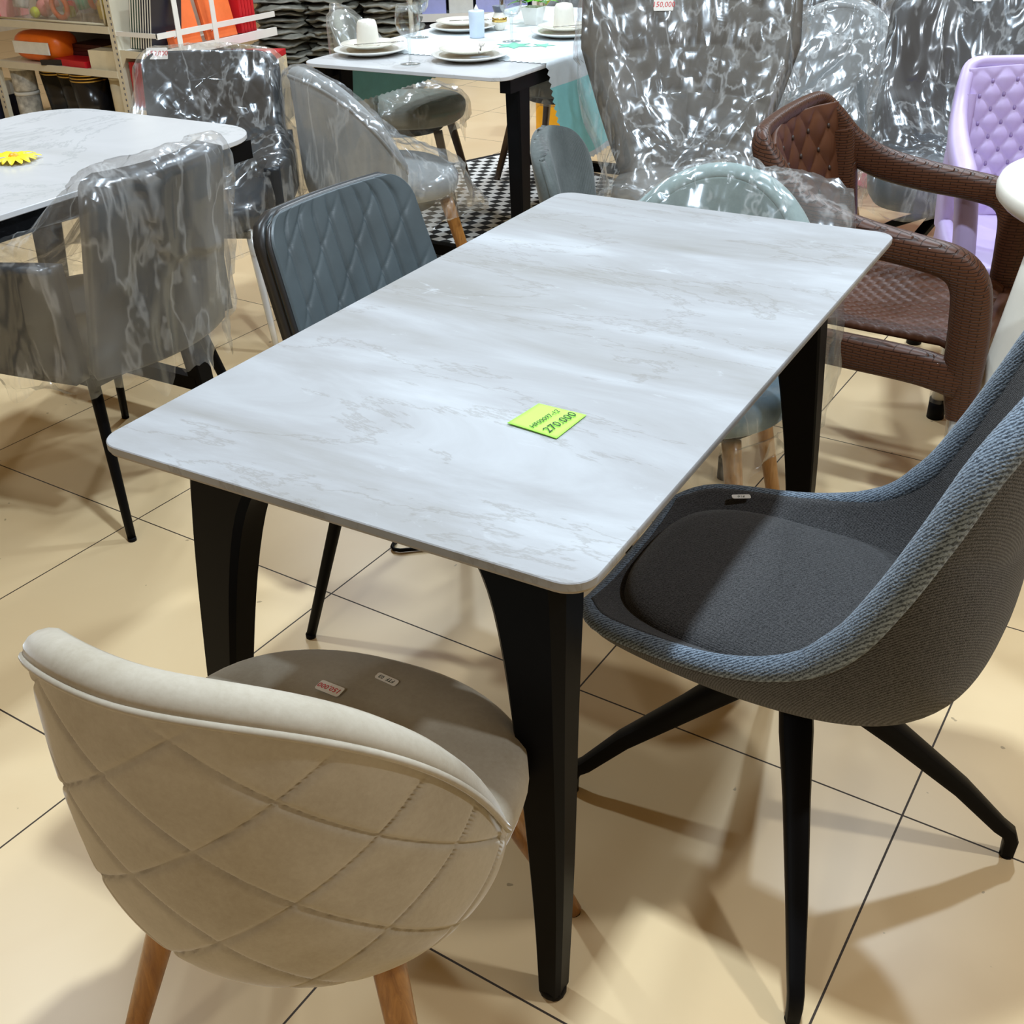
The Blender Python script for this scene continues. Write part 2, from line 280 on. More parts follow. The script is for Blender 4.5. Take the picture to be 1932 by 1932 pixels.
# ---------------------------------------------------------------- object helpers
def mesh_obj(name, verts, faces, mat, parent=None, smooth=True, mats=None, fmats=None, angle=None):
    me = bpy.data.meshes.new(name); me.from_pydata([tuple(v) for v in verts], [], faces); me.update()
    bm = bmesh.new(); bm.from_mesh(me); bmesh.ops.recalc_face_normals(bm, faces=bm.faces); bm.to_mesh(me); bm.free()
    for mm in (mats or [mat]): me.materials.append(mm)
    if fmats:
        for p, i in zip(me.polygons, fmats): p.material_index = i
    if smooth: me.polygons.foreach_set('use_smooth', [True] * len(me.polygons))
    if smooth and angle is not None: me.set_sharp_from_angle(angle=angle)
    o = bpy.data.objects.new(name, me); col.objects.link(o)
    if parent: o.parent = parent
    return o
class G:
    """gathers shapes for one mesh"""
    def __init__(s): s.v = []; s.f = []
    def add(s, v, f):
        n = len(s.v); s.v += [Vector(q) for q in v]; s.f += [tuple(i + n for i in q) for q in f]; return s
    def box(s, x0, x1, y0, y1, z0, z1, rot=0.0, c=None):
        v = [Vector((x, y, z)) for z in (z0, z1) for y in (y0, y1) for x in (x0, x1)]
        if rot:
            c = Vector(c or ((x0 + x1) / 2, (y0 + y1) / 2, 0)); R = Matrix.Rotation(rot, 3, 'Z')
            v = [R @ (q - c) + c for q in v]
        return s.add(v, [(0, 1, 3, 2), (4, 6, 7, 5), (0, 4, 5, 1), (2, 3, 7, 6), (0, 2, 6, 4), (1, 5, 7, 3)])
    def sweep(s, pts, sizes, n=12, p=2.6, side=None, closed=False):
        """bar of superellipse section (w, d) along pts; side = direction of the w axis"""
        pts = [Vector(q) for q in pts]; k = len(pts); rings = []
        prev = Vector(side) if side is not None else None
        for i, q in enumerate(pts):
            a = pts[(i - 1) % k] if (closed or i > 0) else pts[i]; b = pts[(i + 1) % k] if (closed or i < k - 1) else pts[i]
            t = (b - a).normalized()
            if side is not None: u = Vector(side)
            else:
                u = prev if prev is not None else (Vector((0, 0, 1)) if abs(t.z) < 0.9 else Vector((1, 0, 0)))
            u = (u - t * u.dot(t)); u = u.normalized() if u.length > 1e-6 else t.orthogonal().normalized()
            if side is None: prev = u
            vv = t.cross(u)
            sz = sizes[i] if isinstance(sizes, (list,)) else sizes
            if not isinstance(sz, tuple): sz = (sz, sz)
            r = []
            for j in range(n):
                th = 2 * PI * (j + 0.5) / n; c, d = math.cos(th), math.sin(th)
                x = math.copysign(abs(c) ** (2 / p), c) * sz[0]; y = math.copysign(abs(d) ** (2 / p), d) * sz[1]
                r.append(q + u * x + vv * y)
            rings.append(r)
        base = len(s.v); s.v += [q for r in rings for q in r]
        kk = k if closed else k - 1
        for i in range(kk):
            for j in range(n):
                a = base + i * n + j; b = base + i * n + (j + 1) % n; c = base + ((i + 1) % k) * n + (j + 1) % n; d = base + ((i + 1) % k) * n + j
                s.f.append((a, b, c, d))
        if not closed:
            s.f.append(tuple(base + j for j in range(n))[::-1]); s.f.append(tuple(base + (k - 1) * n + j for j in range(n)))
        return s
    def lathe(s, prof, c=(0, 0, 0), n=28, sx=1, sy=1):
        base = len(s.v); c = Vector(c)
        for r, z in prof:
            for j in range(n): s.v.append(c + Vector((r * sx * math.cos(2 * PI * j / n), r * sy * math.sin(2 * PI * j / n), z)))
        for i in range(len(prof) - 1):
            for j in range(n):
                s.f.append((base + i * n + j, base + i * n + (j + 1) % n, base + (i + 1) * n + (j + 1) % n, base + (i + 1) * n + j))
        if prof[0][0] > 1e-5: s.f.append(tuple(base + j for j in range(n))[::-1])
        if prof[-1][0] > 1e-5: s.f.append(tuple(base + (len(prof) - 1) * n + j for j in range(n)))
        return s
    def prism(s, poly, z0, z1, bev=0.0):
        """horizontal slab from an outline, top and bottom edges softened by bev"""
        n = len(poly); c = Vector((sum(p[0] for p in poly) / n, sum(p[1] for p in poly) / n, 0)); base = len(s.v)
        levels = [(z0, bev), (z0 + bev, 0), (z1 - bev, 0), (z1, bev)] if bev else [(z0, 0), (z1, 0)]
        for z, ins in levels:
            for x, y in poly:
                d = Vector((x, y, 0)) - c; q = Vector((x, y, 0)) - d.normalized() * ins * 1.2; s.v.append(Vector((q.x, q.y, z)))
        m = len(levels)
        for i in range(m - 1):
            for j in range(n): s.f.append((base + i * n + j, base + i * n + (j + 1) % n, base + (i + 1) * n + (j + 1) % n, base + (i + 1) * n + j))
        s.f.append(tuple(base + j for j in range(n))[::-1]); s.f.append(tuple(base + (m - 1) * n + j for j in range(n)))
        return s
    def obj(s, name, mat, parent=None, smooth=True, angle=None): return mesh_obj(name, s.v, s.f, mat, parent, smooth, angle=angle)
def tag(o, label, cat, group=None, kind=None):
    if kind: o['kind'] = kind
    if label: o['label'] = label
    if cat: o['category'] = cat
    if group: o['group'] = group
    return o
def thing(name, label, cat, loc=(0, 0, 0), rz=0.0, group=None):
    o = bpy.data.objects.new(name, None); o.empty_display_size = 0.1; col.objects.link(o)
    o.location = loc; o.rotation_euler = (0, 0, rz); return tag(o, label, cat, group)
def dup(root, loc, rz, label, group=None):
    r = root.copy(); col.objects.link(r); r.location = loc; r.rotation_euler = (0, 0, rz); r['label'] = label
    if group: r['group'] = group
    for ch in list(root.children):
        c = ch.copy(); col.objects.link(c); c.parent = r
        for g in list(ch.children):
            d = g.copy(); col.objects.link(d); d.parent = c
    return r
def rrect(x0, x1, y0, y1, r, n=8, p=2.0):
    out = []
    for cx, cy, a0 in ((x1 - r, y1 - r, 0), (x0 + r, y1 - r, PI / 2), (x0 + r, y0 + r, PI), (x1 - r, y0 + r, 1.5 * PI)):
        for k in range(n + 1):
            a = a0 + PI / 2 * k / n; c, s = math.cos(a), math.sin(a)
            out.append((cx + r * math.copysign(abs(c) ** (2 / p), c), cy + r * math.copysign(abs(s) ** (2 / p), s)))
    return out
def interp(tab, t):
    """smooth interpolation through a table of tuples"""
    n = len(tab) - 1; x = min(max(t, 0), 1) * n; i = min(int(x), n - 1); f = x - i
    p0 = tab[max(i - 1, 0)]; p1 = tab[i]; p2 = tab[i + 1]; p3 = tab[min(i + 2, n)]
    return tuple(0.5 * (2 * b + (c - a) * f + (2 * a - 5 * b + 4 * c - d) * f * f + (-a + 3 * b - 3 * c + d) * f ** 3) for a, b, c, d in zip(p0, p1, p2, p3))
def sheet(name, fn, nu, nv, mat, parent, thick, disp=None, disp2=None):
    """closed solid from a surface fn(u, v) (u, v in 0..1): outer side pushed by disp(u,v), inner side by disp2"""
    P = [[Vector(fn(i / nu, j / nv)) for i in range(nu + 1)] for j in range(nv + 1)]
    A, Bv = [], []
    for j in range(nv + 1):
        for i in range(nu + 1):
            du = P[j][min(i + 1, nu)] - P[j][max(i - 1, 0)]; dv = P[min(j + 1, nv)][i] - P[max(j - 1, 0)][i]
            n = du.cross(dv); n = n.normalized() if n.length > 1e-9 else Vector((0, 0, 1))
            u, v = i / nu, j / nv
            th = thick(u, v) if callable(thick) else thick
            A.append(P[j][i] + n * (th / 2 + (disp(u, v) if disp else 0)))
            Bv.append(P[j][i] - n * (th / 2 + (disp2(u, v) if disp2 else 0)))
    W = nu + 1; nA = len(A); f = []
    for j in range(nv):
        for i in range(nu):
            a = j * W + i; f.append((a, a + 1, a + 1 + W, a + W)); f.append((nA + a, nA + a + W, nA + a + 1 + W, nA + a + 1))
    for i in range(nu):
        f.append((i, nA + i, nA + i + 1, i + 1)); a = nv * W + i; f.append((a, a + 1, nA + a + 1, nA + a))
    for j in range(nv):
        a = j * W; f.append((a, a + W, nA + a + W, nA + a)); a = j * W + nu; f.append((a, nA + a, nA + a + W, a + W))
    return mesh_obj(name, A + Bv, f, mat, parent)
def quilt(u, v, a=1.0, b=1.0, depth=0.005, sharp=14.0, off=0.0):
    """pillowed diamonds: deepest on the two families of stitch lines"""
    s = (u * a + v * b + off) % 1.0; t = (u * a - v * b + off) % 1.0
    d = min(s, 1 - s, t, 1 - t)
    return -depth * math.exp(-(d * sharp) ** 1.0)
def text(name, body, mat, parent, size, loc, rot, ext=0.0004, shear=0.0, sx=1.0):
    c = bpy.data.curves.new(name, 'FONT'); c.body = body; c.size = size; c.extrude = ext; c.align_x = 'CENTER'; c.align_y = 'CENTER'; c.shear = shear; c.resolution_u = 2
    o = bpy.data.objects.new(name, c); col.objects.link(o)
    dg = bpy.context.evaluated_depsgraph_get(); me = bpy.data.meshes.new_from_object(o.evaluated_get(dg))
    bpy.data.objects.remove(o); bpy.data.curves.remove(c)
    me.materials.clear(); me.materials.append(mat)
    o = bpy.data.objects.new(name, me); col.objects.link(o); o.parent = parent; o.location = loc; o.rotation_euler = rot; o.scale = (sx, 1, 1)
    return o
def sticker(parent, loc, rot, w=0.05, h=0.026, body='150,000', ink='ink_red', size=None, name='price_sticker', label='white price sticker with red handwriting'):
    g = G().prism(rrect(-w / 2, w / 2, -h / 2, h / 2, 0.003, 3), 0, 0.0008)
    o = g.obj(name, M['paper'], parent, smooth=False); o.location = loc; o.rotation_euler = rot; o['label'] = label
    text('handwriting', body, M[ink], o, size or h * 0.62, (0, 0, 0.0010), (0, 0, 0), 0.0002, 0.15, 1.0)
    return o
def pts_of(objs):
    out = []
    for o in objs:
        mw = o.matrix_local if o.parent else Matrix()
        out += [mw @ v.co for v in o.data.vertices]
    return out
def cover(parent, objs, zbot, mat, seed=0, cling=0.6, gap=0.02, fold=0.010, nt_=110, nr=70, extra=None, hem=0.03, centre=None, name='plastic_cover', label=None):
    """loose polythene bag over the given parts: their hull, pulled in towards them, then folded and creased"""
    pts = pts_of(objs)
    if extra: pts = pts + [Vector(e) for e in extra]
    zs = [p for p in pts if p.z > zbot - 0.02]
    zs += [Vector((p.x * 0.97, p.y * 0.97, zbot - 0.05)) for p in zs if p.z < zbot + 0.16]
    bm = bmesh.new()
    for p in zs[::max(1, len(zs) // 5000)]: bm.verts.new(p)
    r = bmesh.ops.convex_hull(bm, input=bm.verts)
    for v in [v for v in bm.verts if not v.link_faces]: bm.verts.remove(v)
    hull = BVHTree.FromBMesh(bm)
    cx = sum(v.co.x for v in bm.verts) / len(bm.verts); cy = sum(v.co.y for v in bm.verts) / len(bm.verts)
    bm.free()
    vs, fs = [], []
    for o in objs:
        mw = o.matrix_local if o.parent else Matrix(); n0 = len(vs)
        vs += [mw @ v.co for v in o.data.vertices]; fs += [tuple(n0 + i for i in p.vertices) for p in o.data.polygons]
    body = BVHTree.FromPolygons(vs, fs)
    ztop = max(p.z for p in zs); c = Vector(centre) if centre else Vector((cx, cy, zbot + 0.35 * (ztop - zbot)))
    rnd = random.Random(seed); so = Vector((rnd.uniform(-50, 50), rnd.uniform(-50, 50), rnd.uniform(-50, 50)))
    V, Fc = [], []
    for i in range(nt_):
        th = 2 * PI * i / nt_; ray = []
        for k in range(260):
            ph = 0.004 + (PI * 0.97) * k / 259
            d = Vector((math.sin(ph) * math.cos(th), math.sin(ph) * math.sin(th), math.cos(ph)))
            h = hull.ray_cast(c, d)
            if h[0] is None: continue
            if h[0].z < zbot: break
            ray.append((h[0], h[1] if h[1].dot(d) > 0 else -h[1]))
        # resample by arc length
        Ls = [0.0]
        for a, b in zip(ray, ray[1:]): Ls.append(Ls[-1] + (b[0] - a[0]).length)
        T = Ls[-1]; q = 0
        for j in range(nr):
            s = T * j / (nr - 1)
            while q < len(Ls) - 2 and Ls[q + 1] < s: q += 1
            f = 0 if Ls[q + 1] == Ls[q] else (s - Ls[q]) / (Ls[q + 1] - Ls[q])
            p = ray[q][0].lerp(ray[q + 1][0], f); n = ray[q][1].lerp(ray[q + 1][1], f).normalized()
            near, nn, _, dist = body.find_nearest(p)
            if near is not None:
                k1 = 0.5 + 0.5 * noise.noise(p * 3.0 + so)
                cl = cling * (0.65 + 0.7 * k1)
                tgt = near + (p - near).normalized() * gap if dist > 1e-5 else p
                if dist > gap: p = p.lerp(tgt, min(cl, 0.95))
                else: p = p + n * gap
            t = j / (nr - 1)
            a = so + Vector((p.x * 7, p.y * 7, p.z * 1.6)); rd = 1 - abs(noise.noise(a)) * 2.4
            b = so * 2 + Vector((p.x * 19, p.y * 19, p.z * 6)); r2 = 1 - abs(noise.noise(b)) * 2.4
            amp = fold * (0.35 + 0.65 * min(1, t * 2.2)) * (1 + 1.1 * max(0, t - 0.8) * 5)
            p = p + n * (amp * max(rd, -0.3) + amp * 0.45 * max(r2, -0.3))
            if t > 0.93: p.z -= hem * (t - 0.93) / 0.07 * noise.noise(Vector((math.cos(th) * 4, math.sin(th) * 4, seed)))
            V.append(p)
    for i in range(nt_):
        for j in range(nr - 1):
            a = i * nr + j; b = ((i + 1) % nt_) * nr + j; Fc.append((a, b, b + 1, a + 1))
    o = mesh_obj(name, V, Fc, mat, parent)
    o['label'] = label or 'clear crinkled plastic bag cover'
    return o
# ================================================================ setting
def struct(name, g, mat, kind='structure'):
    o = g.obj(name, M[mat], smooth=False); o['kind'] = kind; return o
struct('floor', G().box(-8.5, 4.5, -2.5, 9.5, -0.05, 0.0), 'floor')
struct('wall_back', G().box(-8.5, 4.5, 9.5, 9.6, 0, 3.2), 'wallc')
struct('wall_left', G().box(-8.6, -8.5, -2.5, 9.6, 0, 3.2), 'wallc')

# ================================================================ checkered rug
rug = thing('checkered_rug', 'black and white checkered rug lying under the laid dining table', 'rug', (-2.0 + 0.927 * 0.62 - 0.375 * 0.25, 3.95 - 0.375 * 0.62 - 0.927 * 0.25, 0), math.radians(68))
mk = checker('black_white_check', 0.046, (0.012, 0.012, 0.012), (0.80, 0.80, 0.78))
g = G().prism(rrect(-0.72, 0.60, -0.68, 0.60, 0.01, 2), 0.001, 0.007); g.obj('rug_field', mk, rug, smooth=False)
g = G()
for x0, x1, y0, y1 in ((-0.75, 0.63, 0.60, 0.63), (-0.75, 0.63, -0.71, -0.68), (-0.75, -0.72, -0.71, 0.63), (0.60, 0.63, -0.71, 0.63)): g.box(x0, x1, y0, y1, 0.0005, 0.0075)
o = g.obj('border', M['black'], rug, smooth=False); o['label'] = 'plain black border'

# ================================================================ main table
TW, TL = 0.70, 1.29
tb = thing('dining_table', 'grey stone-topped dining table with curved black metal legs in the foreground', 'table', (0, 0, 0))
G().prism(rrect(0, TW, 0, TL, 0.035, 8), 0.7385, 0.750, 0.0012).obj('tabletop', M['grey_stone'], tb, angle=0.6)
o = G().prism(rrect(0.002, TW - 0.002, 0.002, TL - 0.002, 0.034, 8), 0.7355, 0.7388).obj('tabletop_backing', M['stone_edge'], tb, angle=0.6)
def jleg(sx, sy, cy, fy=None):
    """curved leg: thin at the foot, wide towards the top, bending inwards under the slab"""
    g = G(); pts, sz = [], []
    fx = 0.016
    tab = [  # z, x centre from outer edge, half width x, half depth y, y shift
        (0.012, 0.068, 0.0165, 0.017, 0.000), (0.15, 0.071, 0.021, 0.019, 0.006), (0.30, 0.078, 0.027, 0.022, 0.014), (0.45, 0.090, 0.034, 0.025, 0.026),
        (0.56, 0.101, 0.041, 0.028, 0.037), (0.64, 0.113, 0.050, 0.030, 0.046), (0.69, 0.128, 0.062, 0.031, 0.052), (0.718, 0.146, 0.078, 0.032, 0.055), (0.7345, 0.166, 0.096, 0.032, 0.057)]
    n = 22; V = []
    for i in range(n + 1):
        z, x, hx, hy, ys = interp(tab, i / n)
        # flat faces with a chamfer on the outer corners
        sec = [(-hx, -hy * 0.55), (-hx * 0.72, -hy), (hx * 0.8, -hy), (hx, -hy * 0.7), (hx, hy * 0.9), (hx * 0.9, hy), (-hx * 0.9, hy), (-hx, hy * 0.9)]
        ring = [Vector((x + a, cy + ys + b, z)) for a, b in sec]
        V.append(ring)
    m = 8; vs = [q for r in V for q in r]; fs = []
    for i in range(n):
        for j in range(m): fs.append((i * m + j, i * m + (j + 1) % m, (i + 1) * m + (j + 1) % m, (i + 1) * m + j))
    fs.append(tuple(range(m))); fs.append(tuple(n * m + j for j in range(m)))
    def tr(q): return Vector((q.x if sx < 0 else TW - q.x, q.y if sy < 0 else TL - q.y, q.z))
    o = mesh_obj('leg', [tr(q) for q in vs], fs, M['black'], tb, angle=0.45)
    c = tr(Vector((0.068, cy, 0)))
    f = G().sweep([(c.x, c.y, 0.0), (c.x, c.y, 0.004), (c.x, c.y, 0.014), (c.x, c.y, 0.018)], [0.015, 0.0185, 0.0185, 0.016], n=14, p=2.4, side=(1, 0, 0)).obj('foot_pad', M['blackm'], o)
    return o
jleg(-1, -1, 0.052); jleg(1, -1, 0.052); jleg(-1, 1, 0.15); jleg(1, 1, 0.15)
g = G()
for x in (0.15, TW - 0.15): g.box(x - 0.015, x + 0.015, 0.09, TL - 0.15, 0.712, 0.7350)
for y in (0.12, TL - 0.20): g.box(0.14, TW - 0.14, y - 0.015, y + 0.015, 0.712, 0.7350)
g.obj('underframe', M['black'], tb, smooth=False)

# green note
nt_o = thing('price_note', 'fluorescent green note with handwritten price lying on the grey stone tabletop', 'note', (0.4875, 0.3125, 0.7512), math.radians(24))
P_ = [Vector(q) for q in ((0.447, 0.282, 0), (0.455, 0.352, 0), (0.527, 0.350, 0), (0.523, 0.274, 0))]
c0 = Vector((0.4875, 0.3125, 0)); Rz = Matrix.Rotation(-math.radians(24), 3, 'Z')
quad = [Rz @ (q - c0) for q in P_]
def nf(u, v):
    a = quad[0].lerp(quad[3], u); b = quad[1].lerp(quad[2], u); q = a.lerp(b, v); q.z = 0.0006 + 0.0035 * max(0, 0.5 - v) * (1 - u) * (0.4 + u); return q
sheet('paper', nf, 10, 10, M['green_note'], nt_o, 0.0005)
wd = math.radians(34 - 24 + 7)
def note_text(s, size, px, py, sx=1.0):
    t = text('handwriting', s, M['ink'], nt_o, size, (0, 0, 0), (0, 0, 0), 0.0002, 0.12, sx)
    q = Rz @ (Vector((px, py, 0)) - c0); t.location = (q.x, q.y, 0.0030); t.rotation_euler = (0.02, 0, NOTE_ROT - math.radians(24)); return t
NOTE_ROT = math.radians(82)
note_text('HF00097-12', 0.0118, 0.486, 0.312)
note_text('270.000', 0.0195, 0.508, 0.312)

# ================================================================ generic round-backed chair
def tub_chair(name, label, pos, rz, fab, legmat, p, nq=True, film=None, film_seed=1, group=None, seat_fab=None, leg_r=(0.021, 0.0125), leg_p=2.0, zb=None, qd=0.004, cushion_t=0.075, cover_kw=None, film_label=None, category='chair', edge=True, inner_quilt=False):
    t = thing(name, label, category, (pos[0], pos[1], 0), rz, group)
    ax, ay, pm, zhi, zlo, pw, lean, zbot = p['ax'], p['ay'], p['pm'], p['zhi'], p['zlo'], p['pw'], p['lean'], p['zbot']
    def rimz(s): return zhi - (zhi - zlo) * abs(s) ** pw
    def f(u, v):
        s = u * 2 - 1; phi = s * pm; zr = rimz(s); z = zbot + (zr - zbot) * v ** 0.9
        k = 1 + lean * (z - 0.5); rd = min(max((z - zbot) / 0.12, 0), 1); k *= 0.80 + 0.20 * math.sqrt(max(0, 1 - (1 - rd) ** 2))
        return (ax * k * math.sin(phi), -ay * k * math.cos(phi), z)
    def dq(u, v):
        z = f(u, v)[2]; s = (u * 2 - 1)
        e = min(1, (1 - v) * 8, v * 10 + 0.2, (1 - abs(s)) * 10)
        return quilt(s * pm * ax * 6.4, (z - 0.4) * 7.4, 1.0, 1.0, qd, 42, 0.25) * max(e, 0) if nq else 0
    th = p.get('th', 0.045)
    def thick(u, v):
        s = abs(u * 2 - 1); return th * (1 - 0.35 * s ** 6)
    bk = sheet('backrest', f, 220 if nq else 60, 130 if nq else 36, M[fab], t, thick, None, None)
    if nq:
        # press the stitched diamonds into the outer face only
        me = bk.data; W = 221; nA = W * 131
        nr = [v.normal.copy() for v in me.vertices]
        for j in range(131):
            for i in range(W):
                u, v = i / 220, j / 130; d = dq(u, v)
                pos_ = Vector(f(u, v)); out = Vector((pos_.x, pos_.y, 0)).normalized()
                for base in ((0, nA) if inner_quilt else (0, nA)):
                    a = me.vertices[base + j * W + i]
                    side = (a.co - pos_).dot(out)
                    if side > 0: a.co += out * (d + 0.010 * math.sin(min(1, v * 1.0) * PI) * (1 - abs(u * 2 - 1) ** 4))
                    elif inner_quilt: a.co -= out * d
    if edge:
        g = G(); pts = []
        for i in range(61):
            q = Vector(f(i / 60, 1.0)); pts.append(q)
        g.sweep(pts, [(th * 0.56 * (1 - 0.35 * abs(i / 30 - 1) ** 6), th * 0.46) for i in range(61)], n=14, p=2.1, side=None)
        # keep section facing outwards
        g = G(); ring = []
        n = 14
        for i, q in enumerate(pts):
            out = Vector((q.x, q.y, 0)).normalized(); a = pts[max(i - 1, 0)]; b = pts[min(i + 1, 60)]; tt = (b - a).normalized(); up = tt.cross(out).normalized()
            if up.z < 0: up = -up
            s = abs(i / 30 - 1); hw = th * 0.54 * (1 - 0.35 * s ** 6); hh = th * 0.42
            if i in (0, 60): hw *= 0.5; hh *= 0.5
            ring.append([q + out * hw * math.cos(2 * PI * j / n) + up * hh * math.sin(2 * PI * j / n) for j in range(n)])
        g.v = [v for r in ring for v in r]
        for i in range(60):
            for j in range(n): g.f.append((i * n + j, i * n + (j + 1) % n, (i + 1) * n + (j + 1) % n, (i + 1) * n + j))
        g.f.append(tuple(range(n))); g.f.append(tuple(60 * n + j for j in range(n)))
        g.obj('edge_roll', M[fab], t)
        pp = []
        for i in range(2, 59):
            q = pts[i]; out = Vector((q.x, q.y, 0)).normalized(); pp.append(q + out * (th * 0.56) + Vector((0, 0, -0.004)))
        G().sweep(pp, 0.0042, n=8, p=2).obj('piping', M[fab], t)
    # seat
    sr, so, sy, sz = p['sr'], p['so'], p['sy'], p['sz']
    prof = [(0.90, -cushion_t), (0.97, -cushion_t * 0.85), (1.0, -cushion_t * 0.5), (0.995, -cushion_t * 0.22), (0.96, -0.006), (0.90, 0.003), (0.7, 0.010), (0.35, 0.014), (0.0, 0.015)]
    def seat_pt(r, a):
        c, s = math.cos(a), math.sin(a); e = 2 / 2.35
        return (sr * r * math.copysign(abs(c) ** e, c), so + sr * sy * r * math.copysign(abs(s) ** e, s))
    g = G(); n = 56
    for r, z in prof:
        for j in range(n):
            x, y = seat_pt(max(r, 0.001), 2 * PI * j / n); g.v.append(Vector((x, y, sz + z)))
    for i in range(len(prof) - 1):
        for j in range(n): g.f.append((i * n + j, i * n + (j + 1) % n, (i + 1) * n + (j + 1) % n, (i + 1) * n + j))
    g.f.append(tuple(range(n))[::-1]); g.f.append(tuple((len(prof) - 1) * n + j for j in range(n)))
    st = g.obj('seat', M[seat_fab or fab], t)
    # base ring under the seat
    zb0 = zbot - 0.005
    gb = G().prism([(ax * 0.74 * math.cos(2 * PI * k / 40), so * 0.3 + ay * 0.74 * math.sin(2 * PI * k / 40)) for k in range(40)], zb0 - 0.012, sz - cushion_t + 0.004, 0.004)
    gb.obj('underframe', M['blackm'], t, angle=0.6)
    lt, lf, lz = p['lt'], p['lf'], zb0 + 0.01
    for sx in (-1, 1):
        for sy_ in (-1, 1):
            a = Vector((sx * lt, sy_ * lt + p['lo'], lz)); b = Vector((sx * lf, sy_ * lf + p['lo'], 0.004))
            pl = [a.lerp(b, k / 8) for k in range(9)]
            lg = G().sweep(pl, [leg_r[0] + (leg_r[1] - leg_r[0]) * k / 8 for k in range(9)], n=16, p=leg_p, side=(1, 0, 0)).obj('leg', M[legmat], t)
            G().sweep([b + Vector((0, 0, -0.004)), b + Vector((0, 0, 0.003))], leg_r[1] * 0.9, n=12, p=2, side=(1, 0, 0)).obj('glide', M['blackm'], lg)
    if film:
        kw = dict(cling=0.7, gap=0.012, fold=0.010); kw.update(cover_kw or {})
        cover(t, [o for o in t.children if o.name.split('.')[0] in ('backrest', 'seat')], zb if zb is not None else zbot - 0.04, M[film], film_seed, label=film_label, **kw)
    return t

BP = dict(th=0.042, ax=0.237, ay=0.226, pm=1.596, zhi=0.772, zlo=0.427, pw=2.64, lean=0.092, zbot=0.356, sr=0.243, so=0.034, sy=0.80, sz=0.462, lt=0.135, lf=0.234, lo=0.034)
bch = tub_chair('velvet_chair', 'beige velvet chair with diamond-stitched rounded back and oak legs, nearest the camera', (0.399, -0.110), 0.134, 'velvet', 'oak', BP, qd=0.0055)
sticker(bch, (-0.042, 0.116, 0.4790), (-0.03, 0.0, PI - 0.134), 0.037, 0.0175)
o = sticker(bch, (0.015, 0.162, 0.4745), (-0.08, 0, PI - 0.2), 0.034, 0.011, 'FTF  03', 'ink', 0.008, 'code_sticker', 'small white sticker with black print')

# ================================================================ charcoal bucket chair
ch = thing('bucket_chair', 'charcoal tweed bucket chair with black star base right of the grey stone table', 'chair', (0.80, 0.51, 0), PI / 2)
cen = [(.262, .445), (.215, .428), (.05, .405), (-.10, .402), (-.185, .435), (-.225, .53), (-.245, .65), (-.262, .77), (-.285, .90)]
edg = [(.160,.262,.456),(.205,.21,.466),(.225,.06,.478),(.227,-.045,.512),(.229,-.105,.570),(.229,-.145,.648),(.224,-.180,.735),(.207,-.215,.825),(.140,-.265,.905)]
def shell(u, v):
    s = u * 2 - 1; a = abs(s)
    cy, cz = interp(cen, v); ex, ey, ez = interp(edg, v)
    k = a ** 2.6; x = math.copysign(ex * (a ** 0.92), s) if a > 1e-6 else 0
    return (x, cy + (ey - cy) * k, cz + (ez - cz) * k)
def shell_t(u, v): return 0.03
sheet('shell_lining', shell, 48, 60, M['charcoal'], ch, 0.014)
def shell_o(u, v):
    s = abs(u * 2 - 1); q = Vector(shell(u, v)); bell = (1 - s ** 3.2)
    d = 0.014 + 0.042 * bell * math.sin(min(1, 0.18 + v * 1.1) * PI) ** 0.6
    e = 1e-3; a = Vector(shell(min(u + e, 1), v)) - Vector(shell(max(u - e, 0), v)); b = Vector(shell(u, min(v + e, 1))) - Vector(shell(u, max(v - e, 0)))
    n = a.cross(b).normalized()
    if n.z > 0 and v < 0.45: n = -n
    if v >= 0.45 and n.y > 0: n = -n
    return q + n * d
sheet('shell', shell_o, 60, 72, M['charcoal'], ch, 0.012)
rim = [Vector(shell(0, v / 40)) for v in range(40)] + [Vector(shell(u / 24, 1)) for u in range(25)] + [Vector(shell(1, 1 - v / 40)) for v in range(1, 41)] + [Vector(shell(1 - u / 24, 0)) for u in range(1, 24)]
g = G(); n = 16; cc = Vector((0, 0.02, 0.5)); ring = []
K = len(rim)
for i, q in enumerate(rim):
    tt = (rim[(i + 1) % K] - rim[i - 1]).normalized(); out = (q - Vector((0, 0.05 if q.z < 0.5 else 0.0, 0.62))); out = (out - tt * out.dot(tt)).normalized(); up = tt.cross(out)
    r = 0.010 + 0.011 * min(1, max(0, (q.z - 0.455) / 0.10))
    ring.append([q + out * (r + 0.002) * math.cos(2 * PI * j / n) + out * 0.008 + up * r * 1.0 * math.sin(2 * PI * j / n) for j in range(n)])
g.v = [v for r in ring for v in r]
for i in range(K):
    for j in range(n): g.f.append((i * n + j, i * n + (j + 1) % n, ((i + 1) % K) * n + (j + 1) % n, ((i + 1) % K) * n + j))
o = g.obj('rolled_edge', M['roll'], ch); o['label'] = 'charcoal rolled edge with light painted into its colour'
